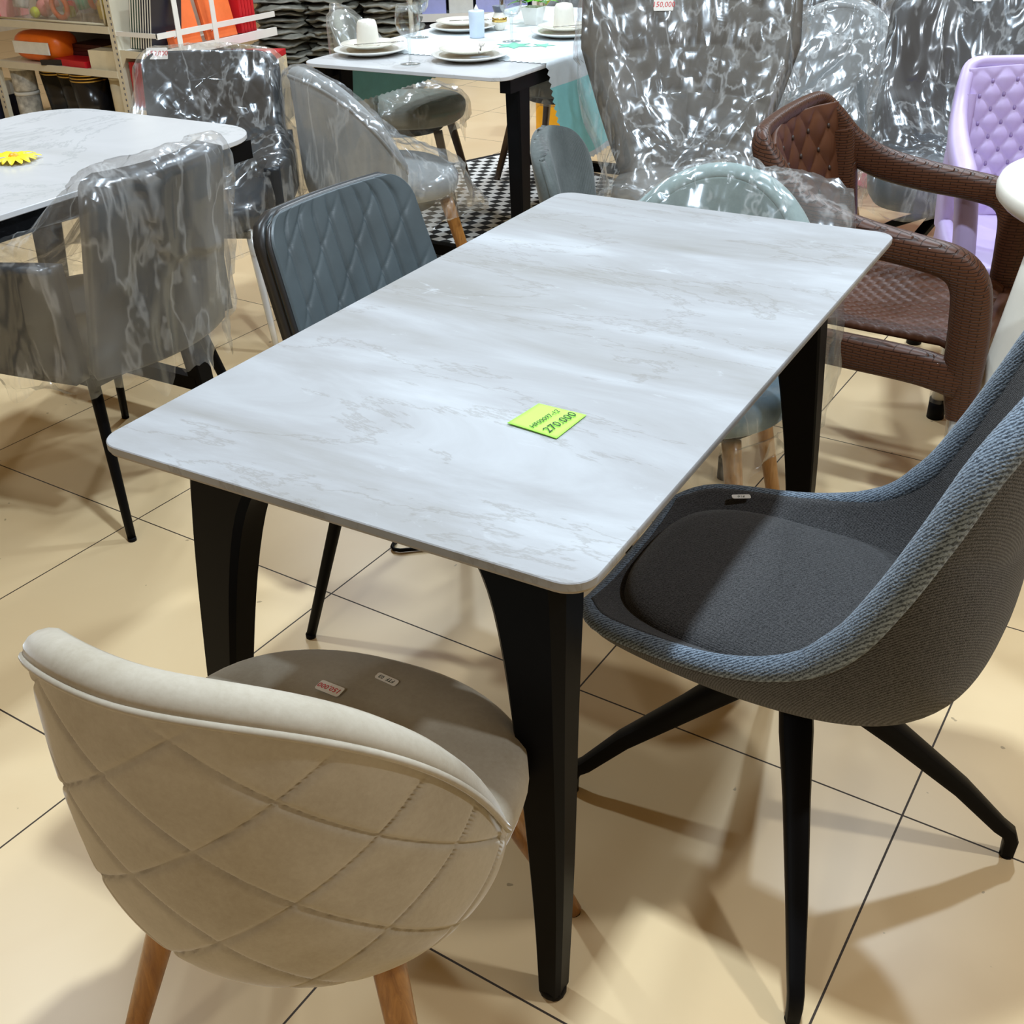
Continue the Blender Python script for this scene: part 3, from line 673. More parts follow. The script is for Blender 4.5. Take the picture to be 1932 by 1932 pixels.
# seat pad
pad = [(0.88, -0.03), (0.96, -0.022), (1.0, -0.006), (0.985, 0.010), (0.94, 0.020), (0.85, 0.026), (0.6, 0.032), (0.3, 0.034), (0.001, 0.035)]
g = G(); n = 64
for r, z in pad:
    for j in range(n):
        a = 2 * PI * j / n; c, s = math.cos(a), math.sin(a); e = 2 / 3.0
        x = 0.190 * r * math.copysign(abs(c) ** e, c); y = 0.045 + 0.205 * r * math.copysign(abs(s) ** e, s)
        x *= 1.0 + 0.10 * (0.03 - y) / 0.2 * 0.4
        g.v.append(Vector((x, y, 0.436 + z + 0.012 * max(0, y / 0.2))))
for i in range(len(pad) - 1):
    for j in range(n): g.f.append((i * n + j, i * n + (j + 1) % n, (i + 1) * n + (j + 1) % n, (i + 1) * n + j))
g.f.append(tuple(range(n))[::-1]); g.f.append(tuple((len(pad) - 1) * n + j for j in range(n)))
g.obj('seat_pad', M['charcoal'], ch)
sticker(ch, (0.190, 0.165, 0.474), (0, 0.0, math.radians(120)), 0.030, 0.012, 'F10', 'ink', 0.008, 'code_sticker', 'small white sticker with black print')
# star base: hub, four arms with a turned-down foot
G().lathe([(0.0, 0.300), (0.05, 0.300), (0.060, 0.312), (0.060, 0.352), (0.03, 0.356), (0.03, 0.37), (0.0, 0.37)], (0, 0, 0)).obj('hub', M['black'], ch, angle=0.6)
def w2l(x, y): return Vector((y - 0.51, 0.80 - x, 0))
for fx, fy in ((0.94, 0.171), (1.146, 0.613), (0.478, 0.411), (0.69, 0.86)):
    f = w2l(fx, fy); d = f.normalized(); rr = f.length
    pts = [d * 0.03 + Vector((0, 0, 0.322)), d * 0.09 + Vector((0, 0, 0.274)), d * (rr * 0.45) + Vector((0, 0, 0.218)), d * (rr * 0.75) + Vector((0, 0, 0.130)), d * (rr - 0.022) + Vector((0, 0, 0.062)), d * (rr - 0.006) + Vector((0, 0, 0.050)), d * rr + Vector((0, 0, 0.034)), d * rr + Vector((0, 0, 0.004))]
    side = Vector((-d.y, d.x, 0))
    lg = G().sweep(pts, [(0.024, 0.021), (0.024, 0.021), (0.019, 0.018), (0.015, 0.0145), (0.012, 0.0125), (0.0115, 0.012), (0.011, 0.0115), (0.010, 0.010)], n=12, p=4, side=side).obj('leg', M['black'], ch, angle=0.5)
    G().sweep([f + Vector((0, 0, 0)), f + Vector((0, 0, 0.005))], 0.011, n=12, p=2, side=(1, 0, 0)).obj('glide', M['blackm'], lg)

# ================================================================ blue-grey leather chair (left of table)
def panel(wt, wm, z0, z1, yb, rec, curve, corner, W=None):
    """backrest surface: u across, v up; leans back by rec and wraps forward by curve"""
    def f(u, v):
        z = z0 + (z1 - z0) * v; s = u * 2 - 1
        hw = (wm + (wt - wm) * v) / 2
        # rounded upper corners
        dz = z1 - z; 
        if dz < corner: hw = hw - corner * (1 - math.sqrt(max(0, 1 - (1 - dz / corner) ** 2)))
        return (hw * s, yb - rec * (z - z0) + curve * (hw * s / (wm / 2)) ** 2, z)
    return f
lc = thing('leather_chair', 'blue-grey stitched leather chair, unwrapped, on the left of the grey stone table', 'chair', (0.02, 0.82, 0), -PI / 2 - 0.07)
fb = panel(0.40, 0.445, 0.475, 0.828, -0.185, 0.31, 0.028, 0.055)
def lq(u, v):
    e = min(1, (1 - v) * 12, v * 12, u * 12, (1 - u) * 12)
    a = (u * 9.0) % 1.0; da = min(a, 1 - a); b = (u * 3.6 + v * 3.4) % 1.0; db = min(b, 1 - b)
    return -(0.0085 * math.exp(-(da * 10)) + 0.0035 * math.exp(-(db * 24))) * max(0, e) + 0.0
sheet('backrest', fb, 140, 110, M['leather'], lc, 0.030, None, lq)
def fb2(u, v):
    q = Vector(fb(u, v)); s = u * 2 - 1; q.x *= 1.025; q.z = 0.47 + (q.z - 0.475) * 1.02; q.y -= 0.018; return q
o = sheet('back_panel', fb2, 30, 24, M['leather_dk'], lc, 0.024); o['label'] = 'black outer back panel'
pp = [Vector(fb(0, k / 20)) for k in range(21)] + [Vector(fb(k / 20, 1)) for k in range(1, 20)] + [Vector(fb(1, 1 - k / 20)) for k in range(21)]
pp = [q + Vector((0, 0.004, 0)) for q in pp]
G().sweep(pp, 0.006, n=8, p=2).obj('piping', M['leather_dk'], lc)
def cushion(name, hx, hy, cy, z, t, mat, parent, e=3.2, dome=0.012):
    prof = [(0.93, -t), (0.985, -t * 0.8), (1.0, -t * 0.5), (0.985, -t * 0.15), (0.94, 0.0), (0.8, dome * 0.5), (0.45, dome), (0.001, dome * 1.1)]
    g = G(); n = 48; k = 2 / e
    for r, zz in prof:
        for j in range(n):
            a = 2 * PI * j / n; c, s = math.cos(a), math.sin(a)
            g.v.append(Vector((hx * r * math.copysign(abs(c) ** k, c), cy + hy * r * math.copysign(abs(s) ** k, s), z + zz)))
    for i in range(len(prof) - 1):
        for j in range(n): g.f.append((i * n + j, i * n + (j + 1) % n, (i + 1) * n + (j + 1) % n, (i + 1) * n + j))
    g.f.append(tuple(range(n))[::-1]); g.f.append(tuple((len(prof) - 1) * n + j for j in range(n)))
    return g.obj(name, mat, parent)
cushion('seat', 0.225, 0.205, 0.01, 0.470, 0.06, M['leather'], lc)
def metal_legs(t, tops, feet, r=(0.013, 0.009), mat='black', p=3.0, zt=0.40):
    for a, b in zip(tops, feet):
        a = Vector((a[0], a[1], zt)); b = Vector((b[0], b[1], 0.003))
        lg = G().sweep([a.lerp(b, k / 4) for k in range(5)], [r[0] + (r[1] - r[0]) * k / 4 for k in range(5)], n=12, p=p, side=(1, 0, 0)).obj('leg', M[mat], t)
        G().sweep([b + Vector((0, 0, -0.003)), b + Vector((0, 0, 0.006))], r[1] * 1.15, n=12, p=2, side=(1, 0, 0)).obj('glide', M['blackm'], lg)
metal_legs(lc, [(-.18, .15), (.146, .205), (-.18, -.13), (.18, -.13)], [(-.27, .26), (.208, .325), (-.27, -.21), (.30, -.19)])
G().box(-0.20, 0.20, -0.16, 0.18, 0.392, 0.412).obj('seat_frame', M['black'], lc, smooth=False)

# thin wire stand showing under the slab
ws = G().sweep([(-0.045, 0.03, 0.006), (-0.05, 0.0, 0.006), (-0.045, -0.012, 0.006), (-0.03, -0.016, 0.006), (0.06, -0.006, 0.006), (0.085, 0.0, 0.006)], 0.0045, n=8, p=2).obj('wire_loop', M['black'])
ws.location = (-0.19, 0.91, 0); ws.rotation_euler = (0, 0, math.radians(30)); tag(ws, 'thin black wire loop on the floor under the grey stone table', 'wire')

# ================================================================ frame tables (left marble table, laid table)
def frame_table(name, label, x0, x1, y0, y1, corner, topmat, legin=0.03, lx=0.0):
    t = thing(name, label, 'table', ((x0 + x1) / 2, (y0 + y1) / 2, 0)); hx, hy = (x1 - x0) / 2, (y1 - y0) / 2
    G().prism(rrect(-hx, hx, -hy, hy, corner, 10), 0.737, 0.75, 0.0015).obj('tabletop', topmat, t, angle=0.6)
    g = G(); ax, ay = hx - 0.035, hy - 0.07
    for s in (-1, 1):
        g.box(s * ax - 0.02, s * ax + 0.02, -ay, ay, 0.690, 0.7365); g.box(-ax, ax, s * (ay - 0.25) - 0.02, s * (ay - 0.25) + 0.02, 0.690, 0.7365)
    g.obj('apron', M['black'], t, smooth=False)
    for sx in (-1, 1):
        for sy in (-1, 1):
            a = Vector((sx * (ax - 0.012 - lx), sy * (ay - 0.02 - legin * 0.8), 0.735)); b = Vector((sx * (ax + 0.01 - lx * 0.6), sy * (ay + 0.03 - legin), 0.0))
            G().sweep([a, a.lerp(b, 0.5), b], [(0.028, 0.042), (0.026, 0.034), (0.024, 0.024)], n=8, p=9, side=(1, 0, 0)).obj('leg', M['black'], t, angle=0.5)
    for sy in (-1, 1):
        G().box(-ax + lx * 0.6, ax - lx * 0.6, sy * (ay + 0.02 - legin) - 0.018, sy * (ay + 0.02 - legin) + 0.018, 0.085, 0.125).obj('stretcher', M['black'], t, smooth=False)
    return t
frame_table('dining_table', 'white marble-look table with rounded corners and black frame on the left', -1.805, -0.985, 0.05, 1.50, 0.16, M['white_marble'], 0.24, 0.16)
frame_table('dining_table', 'white table laid with plates and glasses at the back', -1.60, -0.775, 2.365, 3.97, 0.06, M['white_marble'], 0.10)
# ================================================================ wrapped chairs
def kind_of(t): return [o for o in t.children if o.type == 'MESH']
# --- round-backed grey chair, back to us, in front of the laid table
GP = dict(ax=0.235, ay=0.225, pm=1.50, zhi=0.79, zlo=0.50, pw=2.4, lean=0.10, zbot=0.37, sr=0.235, so=0.05, sy=0.85, sz=0.472, lt=0.14, lf=0.22, lo=0.03, th=0.05)
gch = tub_chair('velvet_chair', 'grey round-backed chair under hazy plastic, its back to us, before the laid table', (-1.16, 2.19), -0.50, 'velvet_greylt', 'oak', GP, nq=False, film='film', film_seed=3, leg_r=(0.020, 0.014), leg_p=4.0, zb=0.26, cover_kw=dict(cling=0.35, fold=0.016, hem=0.12, extra=[(-0.34, -0.18, 0.5), (-0.30, -0.26, 0.36), (0.2, 0.34, 0.33)]))
# --- chair at the left side of the laid table
FP = dict(ax=0.24, ay=0.22, pm=1.35, zhi=0.80, zlo=0.50, pw=2.0, lean=0.12, zbot=0.37, sr=0.25, so=0.05, sy=0.9, sz=0.470, lt=0.15, lf=0.23, lo=0.03, th=0.05)
fch = tub_chair('velvet_chair', 'olive-grey round-backed chair under plastic, tucked in at the left side of the laid table', (-1.76, 3.17), -1.15, 'velvet_olive', 'walnut', FP, nq=False, film='film', film_seed=5, leg_r=(0.018, 0.012), leg_p=4.0, zb=0.30, cover_kw=dict(cling=0.7, fold=0.010, hem=0.10, extra=[(0, -0.26, 0.93)]))
sticker(fch, (0.0, -0.20, 0.745), (math.radians(80), 0, 0), 0.055, 0.03)
# --- chair at the far end of the laid table, seat wrapped
dch = tub_chair('velvet_chair', 'grey chair under plastic at the far end of the laid table', (-1.42, 4.02), PI, 'velvet_grey', 'walnut', FP, nq=False, film='film', film_seed=8, leg_r=(0.018, 0.012), leg_p=4.0, zb=0.28, cover_kw=dict(cling=0.7, hem=0.1))
# --- pale teal chair at the far end of the stone table, turned to the right
TP = dict(ax=0.235, ay=0.21, pm=1.45, zhi=0.785, zlo=0.49, pw=2.0, lean=0.14, zbot=0.35, sr=0.225, so=0.04, sy=0.88, sz=0.450, lt=0.13, lf=0.19, lo=0.03, th=0.045)
tch = tub_chair('velvet_chair', 'pale teal chair under glossy plastic at the far right corner of the grey stone table', (0.335, 1.235), PI + 0.12, 'velvet_teal', 'oak_lt', TP, nq=False, film='film', film_seed=12, seat_fab='velvet_blue', leg_r=(0.020, 0.015), zb=0.24, cover_kw=dict(cling=0.40, fold=0.016, hem=0.12, extra=[(-0.30, -0.25, 0.80), (0.22, -0.2, 0.70), (-0.31, -0.16, 0.42)]))
sticker(tch, (0.015, -0.205, 0.745), (math.radians(78), 0, math.radians(180)), 0.065, 0.032)
# --- milky white wrapped chair
WP = dict(ax=0.25, ay=0.24, pm=1.5, zhi=0.86, zlo=0.55, pw=2.2, lean=0.05, zbot=0.37, sr=0.24, so=0.05, sy=0.9, sz=0.46, lt=0.14, lf=0.21, lo=0.03, th=0.05)
wch = tub_chair('velvet_chair', 'whitish chair under milky plastic behind the brown rattan-look chair', (-0.07, 3.27), math.radians(165), 'velvet_greylt', 'oak_lt', WP, nq=False, film='film_hazy', film_seed=21, zb=0.22, cover_kw=dict(cling=0.3, fold=0.018, hem=0.1))

# --- flat-backed chairs
def flat_chair(name, label, pos, rz, fab, back, seat, legs, film=None, seed=1, zb=0.36, frame='leather_dk', disp=None, res=(90, 70), arms=None, thick=0.05, kw=None, film_label=None, star=False, legmat='black', extra=None, leg_r=(0.013, 0.009), legz=0.40):
    t = thing(name, label, 'chair', (pos[0], pos[1], 0), rz)
    sheet('backrest', panel(*back), res[0], res[1], M[fab], t, thick, None, disp)
    hx, hy, cy, z, th = seat
    cushion('seat', hx, hy, cy, z, th, M[fab], t)
    if arms:
        for s in (-1, 1):
            sheet('armrest', (lambda s: (lambda u, v: (s * (arms['x'] + 0.035 * math.sin(u * PI * 0.5)), arms['y0'] + (arms['y1'] - arms['y0']) * u, arms['z0'] + (arms['zb'] + (arms['zf'] - arms['zb']) * u ** 1.3 - arms['z0']) * v)))(s), 20, 14, M[fab], t, 0.045)
    if star:
        G().lathe([(0.0, 0.28), (0.035, 0.28), (0.04, 0.30), (0.035, 0.39), (0.0, 0.39)], (0, 0, 0)).obj('hub', M['black'], t, angle=0.6)
        for k in range(4):
            a = PI / 4 + k * PI / 2 + legs; d = Vector((math.cos(a), math.sin(a), 0)); sd = Vector((-d.y, d.x, 0))
            G().sweep([d * 0.02 + Vector((0, 0, 0.31)), d * 0.16 + Vector((0, 0, 0.24)), d * 0.30 + Vector((0, 0, 0.15)), d * 0.325 + Vector((0, 0, 0.12)), d * 0.335 + Vector((0, 0, 0.0))], [(0.018, 0.014)] * 2 + [(0.014, 0.012)] * 3, n=10, p=4, side=sd).obj('leg', M['black'], t, angle=0.5)
    else:
        metal_legs(t, legs[0], legs[1], r=leg_r, mat=legmat, zt=legz)
        G().box(-hx * 0.8, hx * 0.8, cy - hy * 0.8, cy + hy * 0.8, z - th - 0.018, z - th + 0.004).obj('seat_frame', M['black'], t, smooth=False)
    if film:
        k2 = dict(cling=0.7, gap=0.012, fold=0.011); k2.update(kw or {})
        cover(t, [o for o in t.children if o.name.split('.')[0] in ('backrest', 'seat', 'armrest')], zb, M[film], seed, label=film_label, extra=extra, **k2)
    return t
LG = ([(-.17, .16), (.17, .16), (-.17, -.15), (.17, -.15)], [(-.24, .26), (.24, .26), (-.24, -.24), (.24, -.24)])
# left front armchair, back to us
la = flat_chair('leather_armchair', 'dark grey leather armchair in loose plastic, back to us, right of the white marble-look table', (-1.05, 0.86), PI / 2 + 0.03, 'leather_ch',
    (0.385, 0.40, 0.40, 0.835, -0.245, 0.20, 0.05, 0.03), (0.23, 0.24, 0.02, 0.46, 0.085), LG, film='film', seed=33, zb=0.345,
    arms=dict(x=0.235, y0=-0.20, y1=0.19, z0=0.40, zb=0.66, zf=0.62), thick=0.05, kw=dict(cling=0.50, fold=0.015, hem=0.10), extra=[(0.31, -0.36, 0.66), (0.36, -0.30, 0.50), (-0.24, -0.34, 0.80)])
# chair at the far end of the marble-look table
def dq2(u, v):
    e = min(1, (1 - v) * 12, v * 12, u * 12, (1 - u) * 12); return quilt(u * 5, v * 5, 1, 1, 0.006, 14, 0) * max(e, 0)
lb = flat_chair('leather_armchair', 'black-grey quilted chair in tight glossy plastic at the far end of the white marble-look table', (-1.56, 1.79), PI + 0.45, 'leather_nv',
    (0.44, 0.45, 0.40, 0.835, -0.19, 0.16, 0.05, 0.05), (0.23, 0.21, 0.02, 0.45, 0.08), LG, film='film', seed=41, zb=0.26, disp=dq2,
    arms=dict(x=0.235, y0=-0.18, y1=0.16, z0=0.42, zb=0.60, zf=0.56), kw=dict(cling=0.62, fold=0.014, hem=0.06), extra=[(0.30, -0.24, 0.80), (-0.31, -0.2, 0.62)], legmat='silver')
sticker(lb, (0.16, -0.205, 0.835), (math.radians(70), 0, math.radians(180)), 0.07, 0.035)
# big tufted lounge chair
def grid_q(u, v):
    a = (u * 6.0) % 1.0; b = (v * 5.0 + 0.12 * (abs(u - 0.5) * 2) ** 2) % 1.0; e = min(1, (1 - v) * 12, v * 12, u * 12, (1 - u) * 12)
    return -0.012 * (math.exp(-min(a, 1 - a) * 9) + math.exp(-min(b, 1 - b) * 9)) * max(e, 0)
def big_panel(u, v):
    s = u * 2 - 1; z = 0.40 + 0.68 * v; hw = 0.15 + 0.185 * min(1, v * 1.5) ** 0.8
    return (hw * s, -0.20 - 0.26 * (z - 0.42) + 0.13 * s * s * (1 - 0.3 * v), z - 0.05 * s * s * v)
bc = thing('lounge_chair', 'large grey square-tufted lounge chair in glossy plastic at the centre back', 'chair', (-0.22, 2.56, 0), PI + math.radians(24))
sheet('backrest', big_panel, 150, 120, M['tweed_grey'], bc, 0.07, grid_q, grid_q)
cushion('seat', 0.24, 0.23, 0.03, 0.44, 0.11, M['tweed_grey'], bc, dome=0.025)
metal_legs(bc, [(-.15, .16), (.15, .16), (-.15, -.13), (.15, -.13)], [(-.26, .28), (.26, .28), (-.26, -.26), (.26, -.26)], zt=0.34)
cover(bc, [o for o in bc.children if o.name.split('.')[0] in ('backrest', 'seat')], 0.33, M['film'], 55, cling=0.55, gap=0.014, fold=0.018, nt_=150, nr=90, hem=0.08, extra=[(-0.38, -0.30, 0.86), (0.38, -0.05, 0.45), (0.38, -0.25, 0.70), (-0.36, -0.22, 0.60)])
sticker(bc, (0.09, -0.235, 0.935), (math.radians(75), 0, math.radians(180)), 0.062, 0.036)
# corduroy chair
def cordf(u, v):
    v = math.sin(v * PI / 2); z = 0.40 + 0.405 * v; s = u * 2 - 1; hw = 0.205 + 0.035 * v
    dz = 0.805 - z
    if dz < 0.15: hw -= 0.15 * (1 - math.sqrt(max(0, 1 - (1 - dz / 0.15) ** 2))) * 0.92
    z -= 0.03 * s * s * v ** 4
    return (hw * s, -0.19 - 0.20 * (z - 0.40) + 0.06 * (hw * s / 0.24) ** 2, z)
cc_ = thing('corduroy_chair', 'dark grey corduroy chair at the far left corner of the grey stone table', 'chair', (0.05, 1.66, 0), -PI / 2 + 0.30)
sheet('backrest', cordf, 150, 60, M['cord'], cc_, lambda u, v: 0.05 * max(0.25, (1 - v ** 12)) * max(0.3, 1 - abs(u * 2 - 1) ** 14), None, lambda u, v: 0.0012 * math.sin(u * 2 * PI * 50))
cushion('seat', 0.215, 0.20, 0.02, 0.46, 0.08, M['cord'], cc_)
metal_legs(cc_, LG[0], LG[1])
# dark chairs at the back right
db = flat_chair('leather_chair', 'tall black quilted chair in plastic behind the milky wrapped chair', (0.20, 3.85), PI + 0.15, 'leather_nv',
    (0.46, 0.46, 0.42, 1.06, -0.20, 0.18, 0.05, 0.05), (0.24, 0.23, 0.03, 0.48, 0.09), LG, film='film', seed=61, zb=0.30, disp=lambda u, v: -0.008 * math.exp(-min((v * 14) % 1, 1 - (v * 14) % 1) * 8) * (1 if v < 0.5 else 0), kw=dict(cling=0.6, fold=0.015), res=(50, 120))
dr = flat_chair('leather_chair', 'black chair in shiny crinkled plastic with wide seat, behind the lilac chair', (0.50, 3.02), PI + 0.28, 'leather_nv',
    (0.44, 0.47, 0.44, 0.95, -0.20, 0.22, 0.05, 0.06), (0.25, 0.24, 0.03, 0.47, 0.10), 0.2, film='film', seed=71, zb=0.36, star=True, kw=dict(cling=0.62, fold=0.020, nt_=150, nr=90), extra=[(0.34, -0.1, 0.66), (-0.22, -0.30, 0.98), (0.36, 0.16, 0.44)])
sticker(dr, (-0.04, -0.245, 0.93), (math.radians(70), 0, math.radians(180)), 0.055, 0.028)

# ================================================================ moulded plastic armchairs (brown, lilac)
def band(name, fn, nu, nv, mat, parent, th, disp=None, disp2=None): return sheet(name, fn, nu, nv, mat, parent, th, disp, disp2)
def moulded(name, label, pos, rz, mat, btn, legmat, legr=0.0165, weave_seat=True, NX=5.0, NZ=8.0):
    t = thing(name, label, 'armchair', (pos[0], pos[1], 0), rz)
    m = M[mat]; mw_ = M['brown_w'] if mat == 'brown' else m
    # backrest: cushioned diamonds with buttons, wings sweeping down into the arms
    def bk(u, v):
        s = u * 2 - 1; a = abs(s)
        ztop = 0.835 - 0.010 * a; z0 = 0.435; z = z0 + (ztop - z0) * v; hw = 0.205 + 0.035 * v
        return (hw * s, -0.205 - 0.17 * (z - 0.42) + 0.045 * s * s, z)
    def bd(u, v):
        x = (u * NX + v * NZ / 2) % 1; y = (u * NX - v * NZ / 2) % 1
        e = min(1, (1 - v) * 14, v * 14, u * 10, (1 - u) * 10)
        return 0.009 * (math.sin(x * PI) * math.sin(y * PI)) ** 0.6 * max(0, e)
    b = sheet('backrest', bk, 110, 110, m, t, 0.012, None, bd)
    rail = [(0.0, -0.282, 0.835, 0.017, 0.017), (0.14, -0.276, 0.835, 0.017, 0.017), (0.222, -0.262, 0.828, 0.018, 0.020), (0.243, -0.235, 0.790, 0.019, 0.030), (0.254, -0.185, 0.728, 0.021, 0.038), (0.264, -0.11, 0.686, 0.024, 0.038), (0.274, 0.0, 0.662, 0.027, 0.036), (0.281, 0.11, 0.648, 0.028, 0.034), (0.283, 0.185, 0.632, 0.028, 0.036), (0.279, 0.222, 0.590, 0.028, 0.040), (0.270, 0.234, 0.51, 0.028, 0.042), (0.262, 0.238, 0.43, 0.028, 0.042), (0.253, 0.242, 0.35, 0.026, 0.036), (0.250, 0.244, 0.285, 0.021, 0.024)]
    full = [(-a, b, c, d, e) for a, b, c, d, e in rail[:0:-1]] + rail
    NP = 160; g = G(); n = 18; pr = [interp(full, k / NP) for k in range(NP + 1)]
    for i, q in enumerate(pr):
        a = Vector(pr[max(i - 1, 0)][:3]); b2 = Vector(pr[min(i + 1, NP)][:3]); tt = (b2 - a).normalized(); c = Vector(q[:3])
        out = Vector((c.x, 0, 0)) if abs(c.x) > 0.2 else Vector((c.x * 0.6, -0.2, 0)); out = Vector((c.x, -max(0, 0.24 - abs(c.x)) * 2 - 0.02, 0))
        out = (out - tt * out.dot(tt)).normalized(); up = tt.cross(out)
        for j in range(n):
            th = 2 * PI * (j + 0.5) / n; cc2, ss = math.cos(th), math.sin(th); e = 2 / 2.8
            g.v.append(c + out * q[3] * math.copysign(abs(cc2) ** e, cc2) + up * q[4] * math.copysign(abs(ss) ** e, ss))
    for i in range(NP):
        for j in range(n): g.f.append((i * n + j, i * n + (j + 1) % n, (i + 1) * n + (j + 1) % n, (i + 1) * n + j))
    g.f.append(tuple(range(n))); g.f.append(tuple(NP * n + j for j in range(n)))
    g.obj('arm_and_top_rail', mw_, t, angle=0.9)
    for i in range(1, int(2 * NX)):
        for j in range(1, int(NZ)):
            if (i + j) % 2 == 0:
                q = Vector(bk(i / (2 * NX), j / NZ)); gb = G(); gb.lathe([(0.0, -0.006), (0.004, -0.005), (0.005, 0.0), (0.003, 0.005), (0.0, 0.006)], q + Vector((0, 0.008, 0)), n=8); gb.obj('button', M[btn], b)
    # seat: woven pattern
    def st(u, v):
        s = u * 2 - 1; y = 0.235 - 0.46 * v; hw = 0.235 - 0.035 * v
        return (hw * s, y, 0.430 + 0.012 * abs(s) ** 3 - 0.020 * math.exp(-((v - 0.55) * 3) ** 2) * (1 - s * s) - 0.02 * max(0, 0.12 - v) / 0.12)
    def wv(u, v):
        a = (u * 22) % 1; bb = (v * 13 + 0.5 * (int(u * 22) % 2)) % 1
        return (0.0045 * math.sin(bb * PI) ** 0.7 - (0.004 if (a < 0.16) else 0)) if weave_seat else 0
    sheet('seat', st, 176, 104, m, t, 0.014, None, wv)
    # side frames: arm, front post and lower rail as one curved band with an opening
    for s in (-1, 1):
        # lower side rail and rear post
        rail = [(s * 0.262, 0.238, 0.375), (s * 0.262, 0.15, 0.392), (s * 0.258, 0.0, 0.398), (s * 0.245, -0.13, 0.395), (s * 0.235, -0.20, 0.37), (s * 0.232, -0.225, 0.30)]
        G().sweep([Vector(interp(rail, k / 24)) for k in range(25)], [(0.022, 0.040)] * 22 + [(0.021, 0.032), (0.02, 0.026), (0.02, 0.022)], n=16, p=3.2, side=(s, 0, 0)).obj('side_rail', mw_, t, angle=0.9)
        back_post = [(s * 0.236, -0.225, 0.76), (s * 0.240, -0.205, 0.64), (s * 0.245, -0.19, 0.50), (s * 0.240, -0.19, 0.40)]
        G().sweep([Vector(interp(back_post, k / 12)) for k in range(13)], [(0.024, 0.050)] * 13, n=16, p=3.2, side=(s, 0, 0)).obj('back_post', mw_, t, angle=0.9)
        for y, x, yf, xf in ((0.244, 0.250, 0.262, 0.262), (-0.225, 0.232, -0.27, 0.25)):
            lg = G().sweep([(s * x, y, 0.33), (s * x * 0.5 + s * xf * 0.5, (y + yf) / 2, 0.16), (s * xf, yf, 0.045)], [legr, legr, legr * 0.95], n=18, p=2, side=(1, 0, 0)).obj('leg', M[legmat], t)
            fo = G().sweep([(s * xf, yf, 0.058), (s * xf, yf, 0.0)], legr * 1.15, n=18, p=2, side=(1, 0, 0)).obj('foot_cap', M['blackm'], lg); fo['label'] = 'black rubber foot'
            wr = G(); rr = random.Random(int(y * 100 + s * 7)); kk = 20
            for i in range(kk + 1):
                f = i / kk; c = Vector((s * (x + (xf - x) * f), y + (yf - y) * f, 0.30 - 0.25 * f))
                for j in range(14):
                    a = 2 * PI * j / 14; r = legr + 0.0035 + 0.0025 * rr.random(); wr.v.append(c + Vector((r * math.cos(a), r * math.sin(a), 0)))
            for i in range(kk):
                for j in range(14): wr.f.append((i * 14 + j, i * 14 + (j + 1) % 14, (i + 1) * 14 + (j + 1) % 14, (i + 1) * 14 + j))
            o = wr.obj('plastic_wrap', M['film_thin'], lg); o['label'] = 'clear wrap around the leg'
    # front apron under the seat
    def ap(u, v):
        s = u * 2 - 1; return (0.245 * s, 0.245 + 0.006 * (1 - s * s), 0.425 - 0.062 * v - 0.03 * abs(s) ** 4 * v)
    sheet('front_rail', ap, 24, 6, m, t, 0.03)
    return t
bra = moulded('plastic_armchair', 'brown rattan-look plastic armchair with wrapped silver legs right of the grey stone table', (0.595, 1.80), -PI / 2, 'brown', 'brown_btn', 'silver')
sticker(bra, (0.02, -0.212, 0.60), (math.radians(82), 0, math.radians(180 + 100)), 0.05, 0.026)
lil = moulded('plastic_armchair', 'lilac plastic armchair with button-quilted back at the right edge', (0.875, 2.47), math.radians(180 + 20), 'purple', 'purple_btn', 'white_pl', 0.02, False, 7.0, 11.0)
sticker(lil, (-0.045, -0.238, 0.775), (math.radians(80), math.radians(-40), math.radians(180)), 0.06, 0.026, '58.000')

# ================================================================ white round plastic table (right edge)
rt = thing('plastic_table', 'white round plastic table with wide splayed legs at the right edge', 'table', (1.175, 1.86, 0))
G().lathe([(0.0, 0.722), (0.30, 0.722), (0.355, 0.700), (0.372, 0.700), (0.384, 0.712), (0.386, 0.730), (0.380, 0.745), (0.366, 0.750), (0.0, 0.750)], n=72).obj('tabletop', M['white_pl'], rt)
for k in range(4):
    a = math.radians(136 + 90 * k); d = Vector((math.cos(a), math.sin(a), 0)); sd = Vector((-d.y, d.x, 0))
    G().sweep([d * 0.30 + Vector((0, 0, 0.722)), d * 0.34 + Vector((0, 0, 0.55)), d * 0.40 + Vector((0, 0, 0.30)), d * 0.50 + Vector((0, 0, 0.0))], [(0.085, 0.014), (0.075, 0.014), (0.058, 0.014), (0.026, 0.016)], n=16, p=3, side=sd).obj('leg', M['white_pl'], rt)
# ================================================================ things on the laid table
rn = random.Random(4)
TZ = 0.7500
cl = thing('table_runner', 'white and pale teal printed cloth with pinked edges over the laid table', 'tablecloth', (-1.19, 3.3, 0))
def runner(u, v):
    # across the table: u from left hang to right hang
    W0, HL, HR = 0.835, 0.20, 0.36; L_ = HL + W0 + HR; s = u * L_; y = -0.66 + 1.30 * v
    zz = math.sin(y * 14 + 2) * 0.010
    if s < HL: d = HL - s; return (-W0 / 2 - 0.004 - zz * 0 - d * 0.06, y + d * 0.12, TZ + 0.0022 - d)
    if s > HL + W0:
        d = s - HL - W0; return (W0 / 2 + 0.004 + d * 0.10 + zz * min(1, d * 6), y + d * 0.30 * (1 - v), TZ + 0.0022 - d)
    return (-W0 / 2 + (s - HL), y, TZ + 0.0022)
NU, NV = 120, 72
V = []; 
for j in range(NV + 1):
    for i in range(NU + 1):
        u, v = i / NU, j / NV
        if j in (0, NV): v += (0.006 if i % 2 else -0.006) * (1 if j == 0 else -1)
        if i in (0, NU): u += (0.004 if j % 2 else 0) * (1 if i == 0 else -1)
        V.append(Vector(runner(u, v)))
